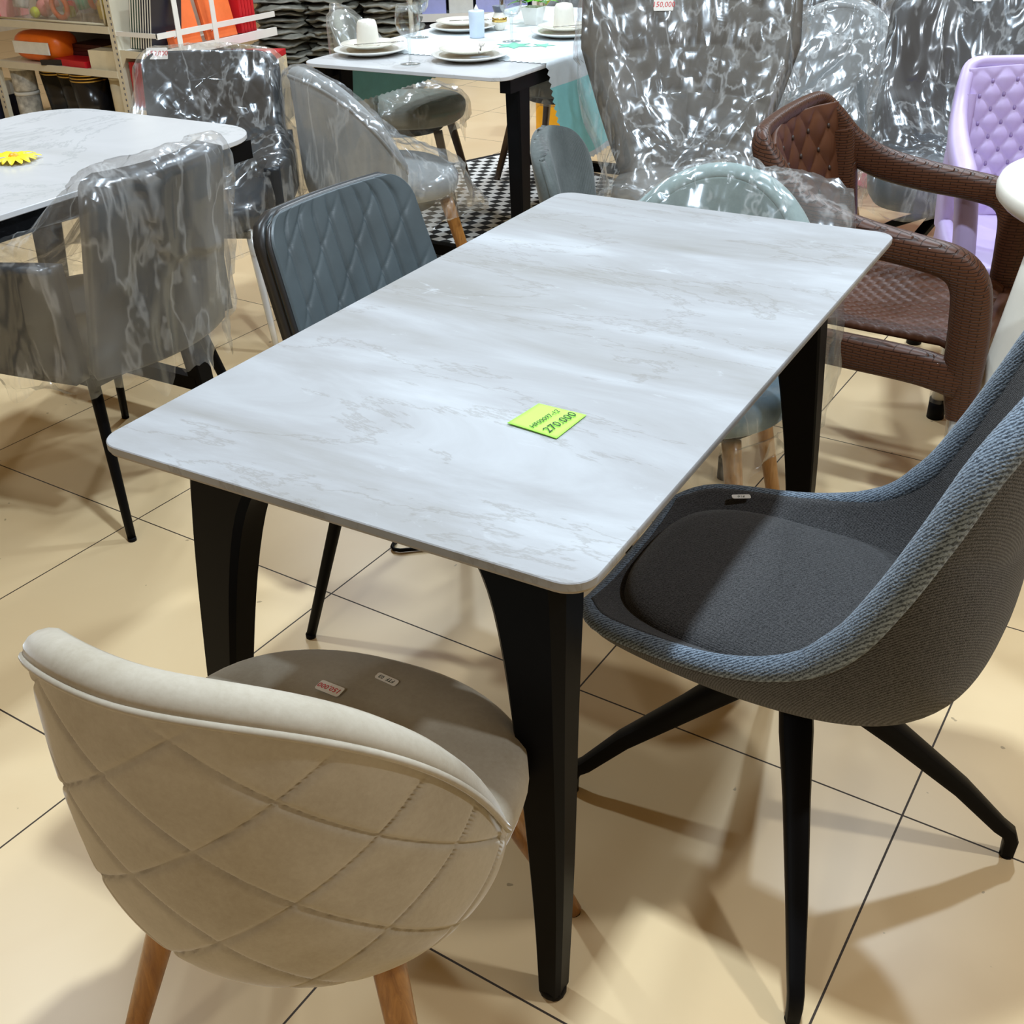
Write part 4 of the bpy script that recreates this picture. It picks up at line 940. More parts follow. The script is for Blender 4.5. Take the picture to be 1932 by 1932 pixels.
W_ = NU + 1; F_ = []; fm = []
for j in range(NV):
    for i in range(NU):
        F_.append((j * W_ + i, j * W_ + i + 1, (j + 1) * W_ + i + 1, (j + 1) * W_ + i))
        u = (i + 0.5) / NU; v = (j + 0.5) / NV
        fm.append(1 if u > 0.80 and 0.0 < v < 0.88 and u < 0.985 else (1 if u < 0.10 else 0))
o = mesh_obj('cloth', V, F_, None, cl, mats=[M['white_cloth'], M['teal_cloth']], fmats=fm)
def blob(parent, name, x, y, pts, mat, z=TZ + 0.0034):
    g = G(); n = len(pts); g.v = [Vector((x, y, z))] + [Vector((x + a, y + b, z)) for a, b in pts]
    g.f = [(0, i + 1, (i + 1) % n + 1) for i in range(n)]; o = g.obj(name, M[mat], parent, smooth=False); return o
def star_pts(r, n, k=0.45, ph=0): return [((r if i % 2 == 0 else r * k) * math.cos(ph + PI * i / n), (r if i % 2 == 0 else r * k) * math.sin(ph + PI * i / n)) for i in range(2 * n)]
def on(x, y): return (x + 1.19, y - 3.3)
blob(cl, 'printed_leaf', *on(-1.22, 2.78), [(0.06 * math.cos(a * 0.5), 0.028 * math.sin(a * 0.5)) for a in range(13)], 'coral')
blob(cl, 'printed_leaf', *on(-1.06, 2.93), star_pts(0.075, 6, 0.5), 'mint'); blob(cl, 'printed_leaf', *on(-0.96, 2.97), star_pts(0.05, 5, 0.4, 0.4), 'mint')
blob(cl, 'printed_leaf', *on(-1.19, 2.90), star_pts(0.05, 5, 0.4, 0.2), 'yellow'); blob(cl, 'printed_leaf', *on(-1.10, 3.45), star_pts(0.045, 5, 0.5), 'coral')

def make_plate():
    t = thing('dinner_plate', 'x', 'plate')
    g = G().lathe([(0.0, 0.004), (0.045, 0.0), (0.075, 0.0), (0.10, 0.008), (0.132, 0.018), (0.134, 0.0205), (0.131, 0.0215), (0.098, 0.013), (0.075, 0.0075), (0.0, 0.007)], n=64)
    o = g.obj('dinner_plate', M['porcelain_w']); bpy.data.objects.remove(t); return o
plate0 = make_plate(); tag(plate0, 'x', 'plate')
def mesh_dup(o, name, loc, label, cat, group=None, rz=0, sc_=1.0):
    c = o.copy(); col.objects.link(c); c.location = loc; c.rotation_euler = (0, 0, rz); c.scale = (sc_,) * 3; c['label'] = label; c['category'] = cat
    if group: c['group'] = group
    return c
cup0 = G().lathe([(0.0, 0.0), (0.030, 0.0), (0.0405, 0.0), (0.0415, 0.002), (0.0405, 0.010), (0.0365, 0.060), (0.033, 0.076), (0.029, 0.082), (0.018, 0.084), (0.016, 0.082), (0.0, 0.082)], n=48).obj('ceramic_cup', M['porcelain']); tag(cup0, 'x', 'cup')
gl0 = thing('wine_glass', 'x', 'glass')
G().lathe([(0.012, 0.085), (0.026, 0.092), (0.038, 0.108), (0.0425, 0.130), (0.041, 0.155), (0.036, 0.185), (0.0345, 0.187), (0.0395, 0.155), (0.041, 0.130), (0.0365, 0.110), (0.025, 0.0945), (0.0, 0.088)], n=40).obj('bowl', M['glass'], gl0)
G().lathe([(0.0, 0.088), (0.012, 0.086), (0.006, 0.078), (0.0045, 0.06), (0.0055, 0.045), (0.004, 0.03), (0.004, 0.010), (0.009, 0.005), (0.0, 0.004)], n=24).obj('stem', M['glass'], gl0)
G().lathe([(0.0, 0.005), (0.010, 0.0045), (0.034, 0.0015), (0.0345, 0.0), (0.0, 0.0)], n=36).obj('foot', M['glass'], gl0)
frk = G().sweep([(0, -0.09, 0.0), (0, -0.02, 0.002), (0, 0.03, 0.003), (0, 0.045, 0.002)], [(0.0045, 0.0012), (0.0028, 0.0014), (0.0026, 0.0012), (0.009, 0.0012)], n=8, p=3, side=(1, 0, 0))
for k in range(4): frk.sweep([(-0.0078 + k * 0.0052, 0.044, 0.002), (-0.0078 + k * 0.0052, 0.085, 0.004)], [(0.0013, 0.0009), (0.0008, 0.0006)], n=6, p=2, side=(1, 0, 0))
fork0 = frk.obj('fork', M['steel']); tag(fork0, 'x', 'fork')
settings = [  # x, y, cup, on cloth, place words
    (-1.46, 2.60, True, 0, 'at the near left of the laid table'), (-1.06, 2.63, False, 0, 'at the near right of the laid table'),
    (-1.44, 3.19, False, 1, 'in the middle left of the laid table'), (-0.985, 3.20, True, 1, 'in the middle right of the laid table'), (-1.02, 3.72, False, 1, 'at the far right of the laid table')]
for k, (x, y, cup, on_c, wds) in enumerate(settings):
    z = TZ + (0.0028 if on_c else 0.0006)
    if k == 0: p = plate0; p.location = (x, y, z); p['label'] = 'large white dinner plate ' + wds
    else: p = mesh_dup(plate0, 'dinner_plate', (x, y, z), 'large white dinner plate ' + wds, 'plate')
    s = mesh_dup(plate0, 'side_plate', (x - 0.012, y + 0.012, z + 0.0205), 'smaller plate stacked on the dinner plate ' + wds, 'plate', sc_=0.78); s.name = 'side_plate'
    s.data = s.data.copy(); s.data.materials.clear(); s.data.materials.append(M['porcelain'])
    if cup:
        if k == 0: c = cup0; c.location = (x - 0.01, y - 0.0 , z + 0.030); c['label'] = 'cream cup standing upside down on the plates ' + wds
        else: c = mesh_dup(cup0, 'ceramic_cup', (x - 0.01, y, z + 0.030), 'cream cup standing upside down on the plates ' + wds, 'cup')
    f = fork0 if k == 0 else mesh_dup(fork0, 'fork', (0, 0, 0), 'x', 'fork')
    f.location = (x + 0.055, y - 0.02, z + 0.040); f.rotation_euler = (0, 0, -0.9 if k in (0, 3) else (0.5 if k == 1 else -1.2)); f['label'] = 'dark metal fork lying on the plates ' + wds
for k, (x, y, wds) in enumerate([(-1.205, 2.475, 'nearest the camera on the laid table'), (-1.50, 2.97, 'behind the nearest place setting'), (-1.115, 3.01, 'beside the green printed leaf, middle of the laid table'), (-1.22, 3.62, 'farthest back on the laid table')]):
    if k == 0: gl0.location = (x, y, TZ + 0.0008); gl0['label'] = 'clear wine glass ' + wds
    else: dup(gl0, (x, y, TZ + 0.003), 0.3 * k, 'clear wine glass ' + wds)
pt = thing('potted_plant', 'small green plant in a white square pot on the laid table', 'plant', (-1.255, 3.43, TZ + 0.003))
g = G()
V = []; 
for z, r in ((0.0, 0.026), (0.062, 0.037), (0.065, 0.038), (0.065, 0.034), (0.058, 0.033)): V += [Vector((sx * r, sy * r, z)) for sx, sy in ((-1, -1), (1, -1), (1, 1), (-1, 1))]
g.v = V
for i in range(4):
    for j in range(4): g.f.append((i * 4 + j, i * 4 + (j + 1) % 4, (i + 1) * 4 + (j + 1) % 4, (i + 1) * 4 + j))
g.f.append((0, 1, 2, 3)); g.f.append((16, 17, 18, 19)); g.obj('pot', M['porcelain_w'], pt, smooth=False)
g = G(); rr = random.Random(9)
for k in range(26):
    a = rr.random() * 2 * PI; L_ = 0.05 + 0.05 * rr.random(); el = 0.3 + 1.1 * rr.random(); d = Vector((math.cos(a) * math.cos(el), math.sin(a) * math.cos(el), math.sin(el))); c = Vector((0, 0, 0.07)) + d * 0.03; sd = d.cross(Vector((0, 0, 1))).normalized()
    up = sd.cross(d); n0 = len(g.v); W = 0.018 + 0.012 * rr.random()
    prof = [(0, 0.0), (0.2, 0.6), (0.5, 1.0), (0.8, 0.7), (1.0, 0.0)]
    for t_, w_ in prof:
        q = c + d * L_ * t_ - Vector((0, 0, 0.035)) * t_ * t_
        for s in (-1, 0, 1): g.v.append(q + sd * W * w_ * s + up * (0.004 if s == 0 else 0) * -1 + up * 0.0)
    for i in range(4):
        for s in range(2): a_ = n0 + i * 3 + s; g.f.append((a_, a_ + 1, a_ + 4, a_ + 3))
g.obj('leaves', M['leaf'], pt)
cd = thing('candle', 'pale blue candle with white wick cover on the laid table', 'candle', (-1.29, 3.05, TZ + 0.003))
G().lathe([(0.0, 0), (0.027, 0), (0.028, 0.002), (0.030, 0.09), (0.029, 0.094), (0.024, 0.095), (0.0, 0.095)], n=36).obj('body', M['candle'], cd)
G().lathe([(0.0, 0.094), (0.012, 0.094), (0.006, 0.105), (0.0, 0.116)], n=16).obj('tip', M['porcelain_w'], cd)
jr = thing('jar', 'small patterned brown and cream jar on the laid table', 'jar', (-1.305, 3.245, TZ + 0.003))
G().lathe([(0.0, 0), (0.016, 0), (0.020, 0.004), (0.028, 0.025), (0.029, 0.04), (0.022, 0.058), (0.018, 0.066)], n=36).obj('body', M['porcelain'], jr)
G().lathe([(0.0285, 0.030), (0.0302, 0.032), (0.0302, 0.044), (0.0285, 0.046)], n=36).obj('painted_band', M['gold'], jr)
G().lathe([(0.018, 0.064), (0.0215, 0.068), (0.026, 0.085), (0.0265, 0.088), (0.022, 0.088), (0.0, 0.080)], n=36).obj('neck', M['slate'], jr)
# yellow flower on the marble-look table
fl = thing('artificial_flower', 'bright yellow artificial flower lying on the white marble-look table', 'flower', (-1.345, 0.965, 0.7505))
g = G(); rr = random.Random(3)
for k in range(16):
    a = 2 * PI * k / 16 + rr.uniform(-.1, .1); L_ = 0.05 + 0.02 * rr.random(); d = Vector((math.cos(a), math.sin(a), 0)); sd = Vector((-d.y, d.x, 0)); n0 = len(g.v)
    for t_, w_ in ((0.05, 0.2), (0.35, 0.9), (0.7, 1.0), (0.95, 0.35), (1.0, 0.0)):
        q = d * L_ * t_ + Vector((0, 0, 0.004 + 0.014 * math.sin(t_ * PI) * rr.uniform(.6, 1)))
        for s in (-1, 0, 1): g.v.append(q + sd * 0.010 * w_ * s + Vector((0, 0, 0.002 if s == 0 else 0)))
    for i in range(4):
        for s in range(2): a_ = n0 + i * 3 + s; g.f.append((a_, a_ + 1, a_ + 4, a_ + 3))
g.obj('petals', M['yellow'], fl)
G().lathe([(0.0, 0.0), (0.012, 0.002), (0.014, 0.012), (0.008, 0.019), (0.0, 0.021)], n=20).obj('flower_head', M['yellow2'], fl)

# ================================================================ goods shelving (end bay facing us, side bay facing right)
ux, uy = -4.02, 3.70
sh = thing('shelving_unit', 'cream metal shop shelving end bay with toys and bins', 'shelf', (ux, uy, 0))
for x in (-1.06, 0.0):
    up = G().box(x - 0.022, x + 0.022, 0.0, 0.03, 0.0, 1.5)
    u_ = up.obj('upright', M['cream'], sh, smooth=False)
    sl = G()
    for k in range(46): sl.box(x + 0.004, x + 0.012, -0.0012, 0.0005, 0.08 + k * 0.030, 0.093 + k * 0.030)
    sl.obj('slots', M['slate'], u_, smooth=False)
for z in (0.03, 0.352, 0.580): 
    G().box(-1.04, -0.02, 0.0, 0.40, z - 0.012, z).box(-1.04, -0.02, -0.004, 0.006, z - 0.034, z + 0.003).obj('shelf_board', M['cream'], sh, smooth=False)
G().box(-1.06, 0.0, 0.40, 0.42, 0.0, 1.5).obj('back_panel', M['slate'], sh, smooth=False)
G().box(-0.022, 0.0, 0.03, 0.40, 0.0, 1.5).obj('side_panel', M['cream'], sh, smooth=False)
s2 = thing('shelving_unit', 'cream metal shelving side bay with price rails and folders', 'shelf', (ux, uy, 0))
for z in (0.165, 0.472):
    G().box(0.02, 0.33, 0.01, 0.95, z - 0.03, z - 0.012).box(0.322, 0.336, 0.01, 0.95, z - 0.040, z + 0.004).obj('shelf_board', M['whitem'], s2, smooth=False)
    g = G()
    g.v = [Vector(q) for q in ((0.022, 0.006, z - 0.10), (0.06, 0.006, z - 0.045), (0.33, 0.006, z - 0.040), (0.33, 0.006, z - 0.010), (0.022, 0.006, z - 0.005))]
    g.v += [q + Vector((0, 0.006, 0)) for q in g.v[:5]]; g.f = [(0, 1, 2, 3, 4), (9, 8, 7, 6, 5)] + [(i, (i + 1) % 5, (i + 1) % 5 + 5, i + 5) for i in range(5)]
    g.obj('bracket', M['cream'], s2, smooth=False)
G().box(0.02, 0.33, 0.004, 0.010, 0.538, 0.562).box(0.322, 0.334, 0.004, 0.95, 0.534, 0.562).obj('guard_rail', M['whitem'], s2, smooth=False)
for y in (0.14, 0.42): G().box(0.335, 0.339, y, y + 0.035, 0.44, 1.0, 0).obj('divider_strip', M['whitem'], s2, smooth=False)
G().box(0.0, 0.02, 0.03, 0.95, 0.0, 1.5).obj('back_panel', M['cream'], s2, smooth=False)
for z in (0.44,): 
    o = G().box(0.3365, 0.338, 0.02, 0.09, z, z + 0.03).obj('price_label', M['paper'], s2, smooth=False)
# stacked things on the end bay
def ent(name, label, cat, x, y, z, rz=0, group=None): return thing(name, label, cat, (ux + x, uy + y, z), rz, group)
ob = ent('packet', 'orange soft packet with a white band on the middle shelf', 'packet', -0.73, 0.14, 0.352)
def pillow(hx, hy, hz, n=24, pw=3.2):
    g = G(); m = 16
    for i in range(m + 1):
        for j in range(n):
            a = 2 * PI * j / n; b = -PI / 2 + PI * i / m; e = 2 / pw
            sg = lambda q: math.copysign(abs(q) ** e, q)
            v = Vector((hx * sg(math.cos(b)) * sg(math.cos(a)), hy * sg(math.cos(b)) * sg(math.sin(a)), hz + hz * sg(math.sin(b))))
            v += v.normalized() * 0.004 * noise.noise(v * 30); g.v.append(v)
    for i in range(m):
        for j in range(n): g.f.append((i * n + j, i * n + (j + 1) % n, (i + 1) * n + (j + 1) % n, (i + 1) * n + j))
    return g
pillow(0.20, 0.11, 0.085).obj('bag', M['orange_bag'], ob)
o = G().prism(rrect(-0.15, 0.15, -0.114, -0.104, 0.004, 2), 0.05, 0.115).obj('band', M['pagewhite'], ob, smooth=False)
bx = ent('carton', 'plain cream carton at the right end of the middle shelf', 'box', -0.145, 0.12, 0.352, 0.08)
G().box(-0.10, 0.10, -0.10, 0.10, 0, 0.10).obj('carton_body', M['beigebox'], bx, smooth=False); G().box(-0.101, 0.101, -0.003, 0.003, 0.1, 0.1008).obj('flap_seam', M['slate'], bx, smooth=False)
rf = ent('folder', 'dark red flat folder lying on the middle shelf', 'folder', -0.40, 0.12, 0.352, -0.1)
G().box(-0.15, 0.13, -0.10, 0.10, 0, 0.035).obj('cover', M['redbr'], rf, smooth=False)
g = G().box(-0.08, 0.08, -0.02, 0.02, 0, 0.03).obj('stapler', M['smoke'], None, smooth=False); g.location = (ux - 0.55, uy + 0.03, 0.353); g.rotation_euler = (0, 0, 0.35); tag(g, 'black oblong tool in front of the red folder', 'tool')
for k in range(5):
    b = G().box(-0.13, 0.13, -0.10, 0.10, 0, 0.018).obj('booklet', M['darkred'], None, smooth=False); b.location = (ux - 0.42, uy + 0.26, 0.353 + k * 0.0195); tag(b, 'dark maroon booklet in the pile at the back of the middle shelf', 'booklet', 'maroon booklets on the middle shelf')
# clear tub of toys on the upper shelf
tub = ent('plastic_tub', 'clear open tub full of colourful toys on the upper shelf', 'tub', -0.50, 0.20, 0.580)
W2, D2, H2 = 0.44, 0.18, 0.20
g = G()
for a, b in (((-W2, W2, -D2, -D2 + 0.004)), ((-W2, W2, D2 - 0.004, D2))) and [((-W2, W2), (-D2, -D2 + 0.004)), ((-W2, W2), (D2 - 0.004, D2)), ((-W2, -W2 + 0.004), (-D2, D2)), ((W2 - 0.004, W2), (-D2, D2))]:
    g.box(a[0], a[1], b[0], b[1], 0.004, H2)
g.box(-W2, W2, -D2, D2, 0, 0.004); g.obj('walls', M['film_thin'], tub, smooth=False)
G().sweep([(-W2, -D2, H2), (W2, -D2, H2), (W2, D2, H2), (-W2, D2, H2)], 0.007, n=8, closed=True, side=(0, 0, 1)).obj('rim', M['beigebox'], tub)
G().sweep([(-W2, -D2 - 0.002, 0.01), (W2, -D2 - 0.002, 0.01)], 0.006, n=8, side=(0, 0, 1)).sweep([(-W2, -D2 - 0.002, 0.01), (-W2, -D2 - 0.002, H2)], 0.006, n=8, side=(1, 0, 0)).sweep([(W2, -D2 - 0.002, 0.01), (W2, -D2 - 0.002, H2)], 0.006, n=8, side=(1, 0, 0)).obj('frame', M['beigebox'], tub)
toys = [('toy_ring', 'orange', -0.0, 0.06, 'ring'), ('toy_car_tyre', 'smoke', 0.30, 0.055, 'wheel'), ('toy_disc', 'orange_bag', 0.16, 0.065, 'ring'), ('toy_ball', 'pink', -0.20, 0.05, 'ball'), ('toy_ball', 'lime', -0.22, 0.03, 'ball'), ('toy_block', 'mint', 0.04, 0.05, 'block'), ('toy_block', 'lime', -0.05, 0.035, 'block'), ('toy_bottle', 'yellow', 0.36, 0.05, 'bottle'), ('toy_bottle', 'catgrey', -0.34, 0.05, 'bottle'), ('toy_ball', 'redbr', -0.10, 0.04, 'ball'), ('toy_bottle', 'yellow', 0.24, 0.04, 'bottle'), ('toy_block', 'pink', -0.12, 0.035, 'block')]
cols = {'orange': 'orange', 'smoke': 'black', 'orange_bag': 'deep orange', 'pink': 'pink', 'lime': 'lime green', 'mint': 'green', 'yellow': 'yellow', 'catgrey': 'grey', 'redbr': 'red'}
for k, (nm, mt, x, r, kind) in enumerate(toys):
    y = -0.09 + 0.05 * ((k * 7) % 4); z = 0.585
    if kind == 'ball': g = G().lathe([(r * math.sin(a * PI / 12) if 0 < a < 12 else 0, r - r * math.cos(a * PI / 12)) for a in range(13)], n=20)
    elif kind == 'ring': g = G().sweep([(r * math.cos(a * PI / 10), 0.0, r + 0.01 + r * math.sin(a * PI / 10)) for a in range(20)], 0.014, n=10, closed=True, side=(0, 1, 0))
    elif kind == 'wheel': g = G(); g.sweep([(0, -0.02, r), (0, 0.02, r)], r, n=24, p=2, side=(1, 0, 0)); g.sweep([(0, -0.026, r), (0, 0.0, r)], r * 0.3, n=16, p=2, side=(1, 0, 0))
    elif kind == 'block': g = G().prism(rrect(-r, r, -r * 0.7, r * 0.7, 0.012, 4), 0, r * 1.6, 0.006)
    else: g = G().lathe([(0, 0), (r * 0.8, 0.0), (r * 0.9, 0.01), (r * 0.9, r * 2), (r * 0.4, r * 2.7), (r * 0.35, r * 3.2), (0, r * 3.2)], n=20)
    o = g.obj(nm, M[mt]); o.location = (ux - 0.50 + x, uy + 0.20 + y, z + (0.05 if k % 3 == 2 else 0)); o.rotation_euler = (0.1, 0.1 * (k % 3), k)
    tag(o, '%s toy %s inside the clear tub, %s' % (cols[mt], kind, ['far left', 'left', 'middle', 'right', 'far right'][min(4, int((x + 0.4) / 0.17))]), 'toy')
pb = ent('toy_box', 'pink printed box at the left end of the upper shelf', 'box', -0.99 + 0.02, 0.12, 0.583)
G().box(-0.05, 0.05, -0.10, 0.10, 0, 0.22).obj('box_body', M['pink'], pb, smooth=False); G().box(-0.05, 0.05, -0.1015, -0.1, 0.0, 0.03).obj('red_strip', M['redbr'], pb, smooth=False)
# nested bins with gold rims on the lower shelf
def bin_mesh():
    r = thing('waste_bin', 'x', 'bin')
    G().lathe([(0.0, 0.0), (0.085, 0.0), (0.088, 0.004), (0.112, 0.235), (0.109, 0.235), (0.085, 0.008), (0.0, 0.006)], n=36).obj('body', M['smoke'], r)
    G().lathe([(0.1105, 0.232), (0.1145, 0.234), (0.1145, 0.240), (0.1105, 0.242), (0.108, 0.238)], n=36).obj('gold_rim', M['gold'], r); return r
b0 = bin_mesh(); first = True
for si, (x, y, nb, wd_) in enumerate([(-0.80, 0.24, 4, 'left'), (-0.62, 0.22, 5, 'middle'), (-0.42, 0.14, 5, 'right'), (-0.22, 0.30, 3, 'rear')]):
    for k in range(nb):
        pos = (ux + x, uy + y, 0.031 + k * 0.0165 - (0.03 if False else 0)); lb_ = 'black bin with gold rim nested in the %s stack on the bottom shelf' % wd_
        if first: b0.location = pos; b0['label'] = lb_; b0['group'] = 'bins in the %s stack' % wd_; first = False
        else: dup(b0, pos, 0.0, lb_, 'bins in the %s stack' % wd_)
cy = ent('canister', 'tall cream canister behind the bins at the right of the bottom shelf', 'canister', -0.13, 0.12, 0.031)
G().lathe([(0, 0), (0.07, 0), (0.072, 0.26), (0.0, 0.265)], n=32).obj('body', M['beigebox'], cy); G().lathe([(0, 0.262), (0.074, 0.262), (0.074, 0.275), (0, 0.28)], n=32).obj('lid', M['cream'], cy)
for k in range(2):
    cg = ent('printed_tin', ['lower', 'upper'][k] + ' grey printed tin stacked at the left of the bottom shelf', 'tin', -0.965, 0.11, 0.031 + 0.143 * k)
    G().lathe([(0, 0), (0.068, 0), (0.070, 0.004), (0.070, 0.122), (0, 0.124)], n=32).obj('body', M['catgrey'], cg); G().lathe([(0, 0.120), (0.073, 0.120), (0.073, 0.138), (0.0, 0.140)], n=32).obj('lid', M['pagewhite'], cg)
bb = ent('carton', 'blue and white carton at the far left of the bottom shelf', 'box', -1.17, 0.06, 0.0)
G().box(-0.07, 0.06, -0.1, 0.1, 0, 0.14).obj('carton_body', M['dknavy'], bb, smooth=False); G().box(-0.071, 0.061, -0.101, 0.101, 0.14, 0.22).obj('carton_top', M['pagewhite'], bb, smooth=False)
# folders: dark ones leaning, orange notebooks face on, red ones
def folder(h, d, t_, mat, edge='pagewhite'):
    r = thing('folder', 'x', 'folder'); G().box(-d / 2, d / 2, -t_ / 2, t_ / 2, 0, h).obj('cover', M[mat], r, smooth=False)
    G().box(-d / 2 + 0.002, d / 2 + 0.0008, -t_ * 0.28, t_ * 0.28, 0.004, h - 0.004).obj('pages', M[edge], r, smooth=False); return r
fd = folder(0.31, 0.22, 0.016, 'dkgreen'); fn = folder(0.30, 0.22, 0.014, 'dknavy')
for k in range(9):
    src, nm = ((fd, 'dark green') if k < 4 else (fn, 'black-blue'))
    pos = (ux + 0.105 + k * 0.0185, uy + 0.13, 0.476); lab = nm + ' folder leaning in the row at the left of the upper side shelf'; gp = nm + ' folders on the upper side shelf'
    o = src if k in (0, 4) else dup(src, pos, 0, lab, gp)
    o.location = pos; o.rotation_euler = (0, -0.22, -PI / 2); o.rotation_euler = (-0.22, 0, -PI / 2); o['label'] = lab; o['group'] = gp
fo_ = [('left', 0.245, 3), ('right', 0.535, 3)]
for nm, y, n in fo_:
    for k in range(n):
        r = thing('notebook', 'orange notebook face-on on the upper side shelf, %s pile, %s' % (nm, ['front', 'middle', 'back'][k]), 'notebook', (ux + 0.305 - 0.018 * k - 0.01, uy + y + 0.012 * k, 0.474), 0)
        r.rotation_euler = (0, -0.20, 0)
        G().box(-0.013, 0.0, -0.12, 0.12, 0, 0.33).obj('cover', M['orange'], r, smooth=False); G().box(-0.012, -0.002, -0.118, 0.1208, 0.003, 0.3305).obj('pages', M['pagewhite'], r, smooth=False)
        if k == 0:
            g = G().sweep([(0.0008, -0.03, 0.27), (0.0008, -0.015, 0.24), (0.0008, 0.03, 0.31)], 0.0018, n=6, side=(1, 0, 0)).obj('white_tick', M['pagewhite'], r)
            G().sweep([(0.0008, -0.08, 0.045), (0.0008, -0.03, 0.06), (0.0008, 0.05, 0.075)], 0.0022, n=6, side=(1, 0, 0)).obj('white_stroke', M['pagewhite'], r)
rd0 = folder(0.30, 0.22, 0.022, 'redbr', 'redbr')
for k in range(5):
    pos = (ux + 0.19, uy + 0.70 + k * 0.026, 0.474); o = rd0 if k == 0 else dup(rd0, pos, 0, 'x')
    o.location = pos; o['label'] = 'red folder upright at the right of the upper side shelf'; o['group'] = 'red folders on the upper side shelf'
rl0 = folder(0.235, 0.27, 0.024, 'red', 'red')
for k in range(20):
    pos = (ux + 0.062 + (k % 10) * 0.0262, uy + 0.155 + (k // 10) * 0.29, 0.170); o = rl0 if k == 0 else dup(rl0, pos, 0, 'x')
    o.location = pos; o.rotation_euler = (-0.04, 0, -PI / 2); o['label'] = 'dark red folder upright in the row on the lower side shelf'; o['group'] = 'dark red folders on the lower side shelf'
rx = thing('folder', 'bright red flat folder lying behind the wrapped chair, by the grey garment piles', 'folder', (ux + 0.42, uy + 0.62, 0.36), 0.4); G().box(-0.16, 0.16, -0.12, 0.12, 0, 0.03).obj('cover', M['redbr'], rx, smooth=False)
rc = thing('carton', 'tall plain carton under the bright red flat folder by the garment piles', 'box', (ux + 0.42, uy + 0.62, 0), 0.4); G().box(-0.16, 0.16, -0.12, 0.12, 0.0, 0.358).obj('carton_body', M['beigebox'], rc, smooth=False)
# piles of grey plastic-wrapped garments
gb0 = []
for v_ in range(3):
    g = G(); n, m = 28, 10; rr = random.Random(80 + v_)
    for i in range(m + 1):
        for j in range(n):
            a = 2 * PI * j / n; b = -PI / 2 + PI * i / m; e = 2 / 3.4; sg = lambda q: math.copysign(abs(q) ** e, q)
            v = Vector((0.17 * sg(math.cos(b)) * sg(math.cos(a)), 0.21 * sg(math.cos(b)) * sg(math.sin(a)), 0.018 + 0.017 * math.sin(b)))
            q = v * 14 + Vector((v_ * 9, 0, 0)); k_ = noise.noise(q); v.x *= 1 + 0.22 * k_; v.y *= 1 + 0.22 * noise.noise(q * 1.3); v.z += 0.026 * noise.noise(Vector((v.x * 9, v.y * 9, v_ * 3))) + 0.009 * noise.noise(Vector((v.x * 40, v.y * 40, v_)))
            g.v.append(v)
    for i in range(m):
        for j in range(n): g.f.append((i * n + j, i * n + (j + 1) % n, (i + 1) * n + (j + 1) % n, (i + 1) * n + j))
    o = g.obj('garment_pack', M['greybag']); gb0.append(o)
used = [False] * 3
for pi_, (x, y, n, nm) in enumerate([(-3.98, 5.06, 24, 'leftmost'), (-3.70, 5.22, 24, 'middle'), (-3.38, 5.42, 24, 'right'), (-3.75, 5.70, 26, 'back')]):
    for k in range(n):
        s = (k + pi_) % 3
        if not used[s]: o = gb0[s]; used[s] = True
        else: o = gb0[s].copy(); col.objects.link(o)
        rr = random.Random(pi_ * 50 + k); o.location = (x + rr.uniform(-.03, .03), y + rr.uniform(-.03, .03), 0.002 + k * 0.0345); o.rotation_euler = (0, 0, rr.uniform(-.5, .5) + 0.5 + (PI if k % 2 else 0))
        tag(o, 'flat grey plastic-wrapped garment pack in the %s pile' % nm, 'garment', 'garment packs in the %s pile' % nm)
pl = thing('display_stand', 'white metal pole of a display stand beside the garment piles', 'stand', (-3.16, 5.30, 0)); G().sweep([(0, 0, 0), (0, 0, 1.2)], 0.015, n=12, p=2, side=(1, 0, 0)).obj('pole', M['whitem'], pl); G().box(-0.12, 0.12, -0.12, 0.12, 0, 0.015).obj('base', M['whitem'], pl, smooth=False)
# back racks with boxes
rk = thing('display_rack', 'white sloping display rack with pale blue boxes, far back', 'rack', (-3.50, 6.25, 0), 0.55)
for z in (0.10, 0.36, 0.62): G().box(-0.60, 0.60, -0.10, 0.25, z - 0.02, z).box(-0.60, 0.60, -0.12, -0.10, z - 0.03, z + 0.02).obj('shelf_board', M['whitem'], rk, smooth=False)
for x in (-0.6, 0.6): G().box(x - 0.015, x + 0.015, -0.08, 0.25, 0, 1.1).obj('side_frame', M['whitem'], rk, smooth=False)
G().box(-0.6, 0.6, 0.24, 0.26, 0, 1.1).obj('back_panel', M['slate'], rk, smooth=False)
Rk = Matrix.Rotation(0.55, 4, 'Z')
for zi, z in enumerate((0.10, 0.36, 0.62)):
    for k in range(6):
        mt = ['lilacbox', 'lilacbox', 'slate', 'lilacbox', 'pagewhite', 'lilacbox'][(k + zi) % 6]
        o = G().prism(rrect(-0.085, 0.085, -0.06, 0.06, 0.004, 2), 0, 0.20, 0.002).obj('gift_box', M[mt], None, smooth=False)
        q = Rk @ Vector((-0.48 + 0.19 * k, 0.04, 0)); o.location = (-3.50 + q.x, 6.25 + q.y, z + 0.001); o.rotation_euler = (0, 0, 0.55)
        cn = {'lilacbox': 'pale blue', 'slate': 'dark grey', 'pagewhite': 'white'}[mt]
        tag(o, '%s box on the %s shelf of the far white rack' % (cn, ['bottom', 'middle', 'top'][zi]), 'box', '%s boxes, %s rack shelf' % (cn, ['bottom', 'middle', 'top'][zi]))
rk2 = thing('display_rack', 'low white shelf with lime green and orange boxes behind the laid table', 'rack', (-2.45, 7.05, 0), 0.45)
for z in (0.06, 0.30): G().box(-0.65, 0.65, -0.15, 0.15, z - 0.02, z).obj('shelf_board', M['whitem'], rk2, smooth=False)
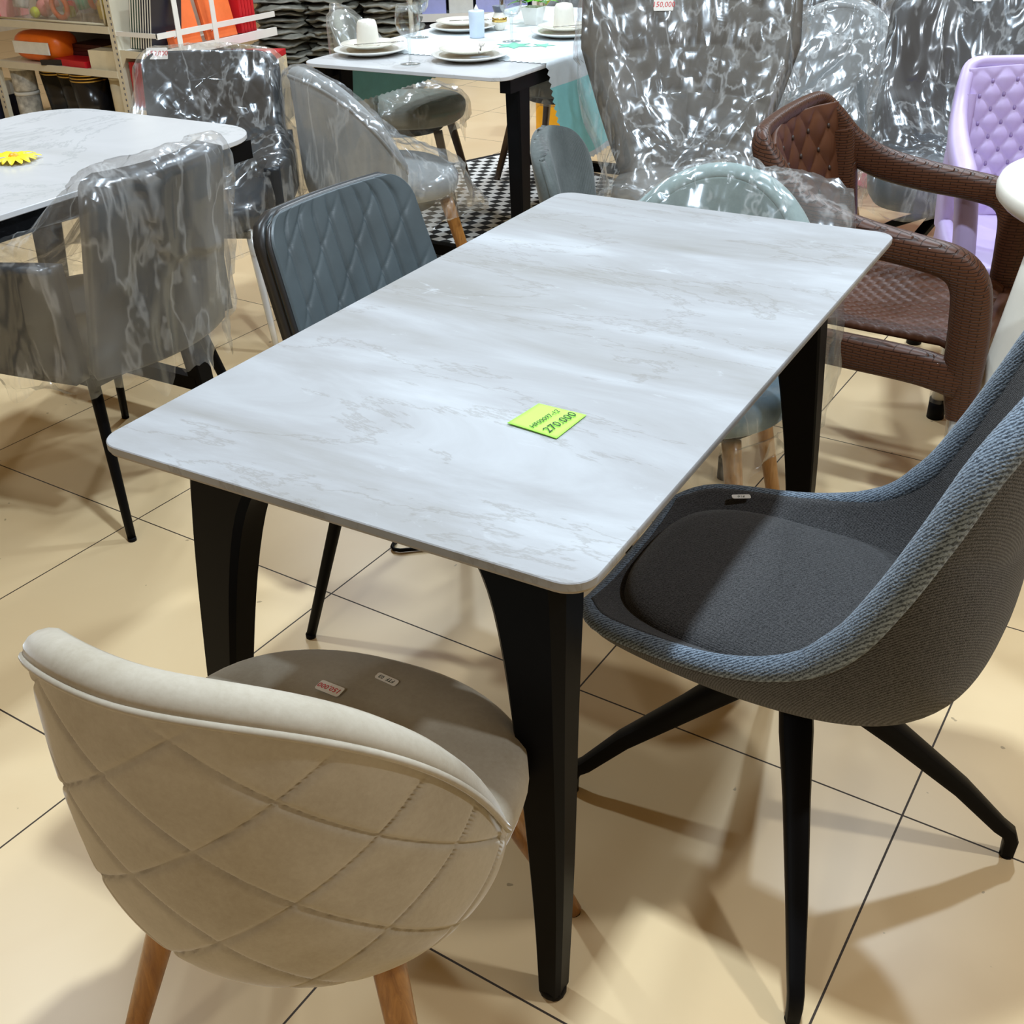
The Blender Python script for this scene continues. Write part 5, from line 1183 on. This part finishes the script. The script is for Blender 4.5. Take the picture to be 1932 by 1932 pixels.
for x in (-0.65, 0.65): G().box(x - 0.01, x + 0.01, -0.15, 0.15, 0, 0.95).obj('side_frame', M['whitem'], rk2, smooth=False)
Rk = Matrix.Rotation(0.45, 4, 'Z')
for zi, z in enumerate((0.06, 0.30)):
    for k in range(7):
        r = thing('snack_box', 'lime green box with orange top on the %s board of the low shelf' % ['lower', 'upper'][zi], 'box', (0, 0, 0), 0.45, 'lime green boxes on the %s board' % ['lower', 'upper'][zi])
        q = Rk @ Vector((-0.54 + 0.18 * k, 0.0, 0)); r.location = (-2.45 + q.x, 7.05 + q.y, z + 0.001)
        G().box(-0.082, 0.082, -0.06, 0.06, 0, 0.13).obj('carton_body', M['lime'], r, smooth=False); G().box(-0.083, 0.083, -0.061, 0.061, 0.13, 0.19).obj('carton_top', M['orange'], r, smooth=False); G().box(-0.01, 0.06, -0.0625, -0.0605, 0.03, 0.11).obj('printed_patch', M['pagewhite'], r, smooth=False)
yb = thing('storage_crate', 'yellow-orange crate with black stripe on the floor behind the laid table', 'crate', (-1.80, 4.78, 0), 0.35)
G().prism(rrect(-0.16, 0.16, -0.12, 0.12, 0.03, 5), 0.03, 0.30, 0.01).obj('crate_body', M['yellow2'], yb, angle=0.6); G().box(-0.02, 0.05, -0.125, -0.119, 0.03, 0.28).obj('black_stripe', M['smoke'], yb, smooth=False); G().prism(rrect(-0.15, 0.15, -0.11, 0.11, 0.03, 5), 0.0, 0.03).obj('base', M['smoke'], yb)
pkb = thing('storage_tub', 'hot pink tub behind the large grey lounge chair', 'tub', (0.10, 4.55, 0), 0.3)
G().prism(rrect(-0.24, 0.24, -0.16, 0.16, 0.05, 6), 0.0, 0.86, 0.01).obj('tub_body', M['hotpink'], pkb, angle=0.6); G().prism(rrect(-0.25, 0.25, -0.17, 0.17, 0.05, 6), 0.86, 0.885, 0.004).obj('lid', M['hotpink'], pkb, angle=0.6)
# row of tall wrapped goods closing the back right
for k, (x, y, rz, mt, nm) in enumerate([(0.75, 4.3, 0.2, 'leather_nv', 'black'), (1.30, 4.0, -0.1, 'leather_ch', 'charcoal'), (-0.45, 4.5, 0.15, 'leather_ch', 'dark grey')]):
    flat_chair('leather_chair', '%s chair in plastic in the back row, %s' % (nm, ['behind the black crinkled chair', 'at the far right', 'behind the lounge chair'][k]), (x, y), PI + rz, mt, (0.44, 0.46, 0.42, 0.98, -0.2, 0.18, 0.05, 0.05), (0.24, 0.23, 0.03, 0.48, 0.09), LG, film='film', seed=90 + k, zb=0.32, res=(40, 40), kw=dict(nt_=80, nr=50))
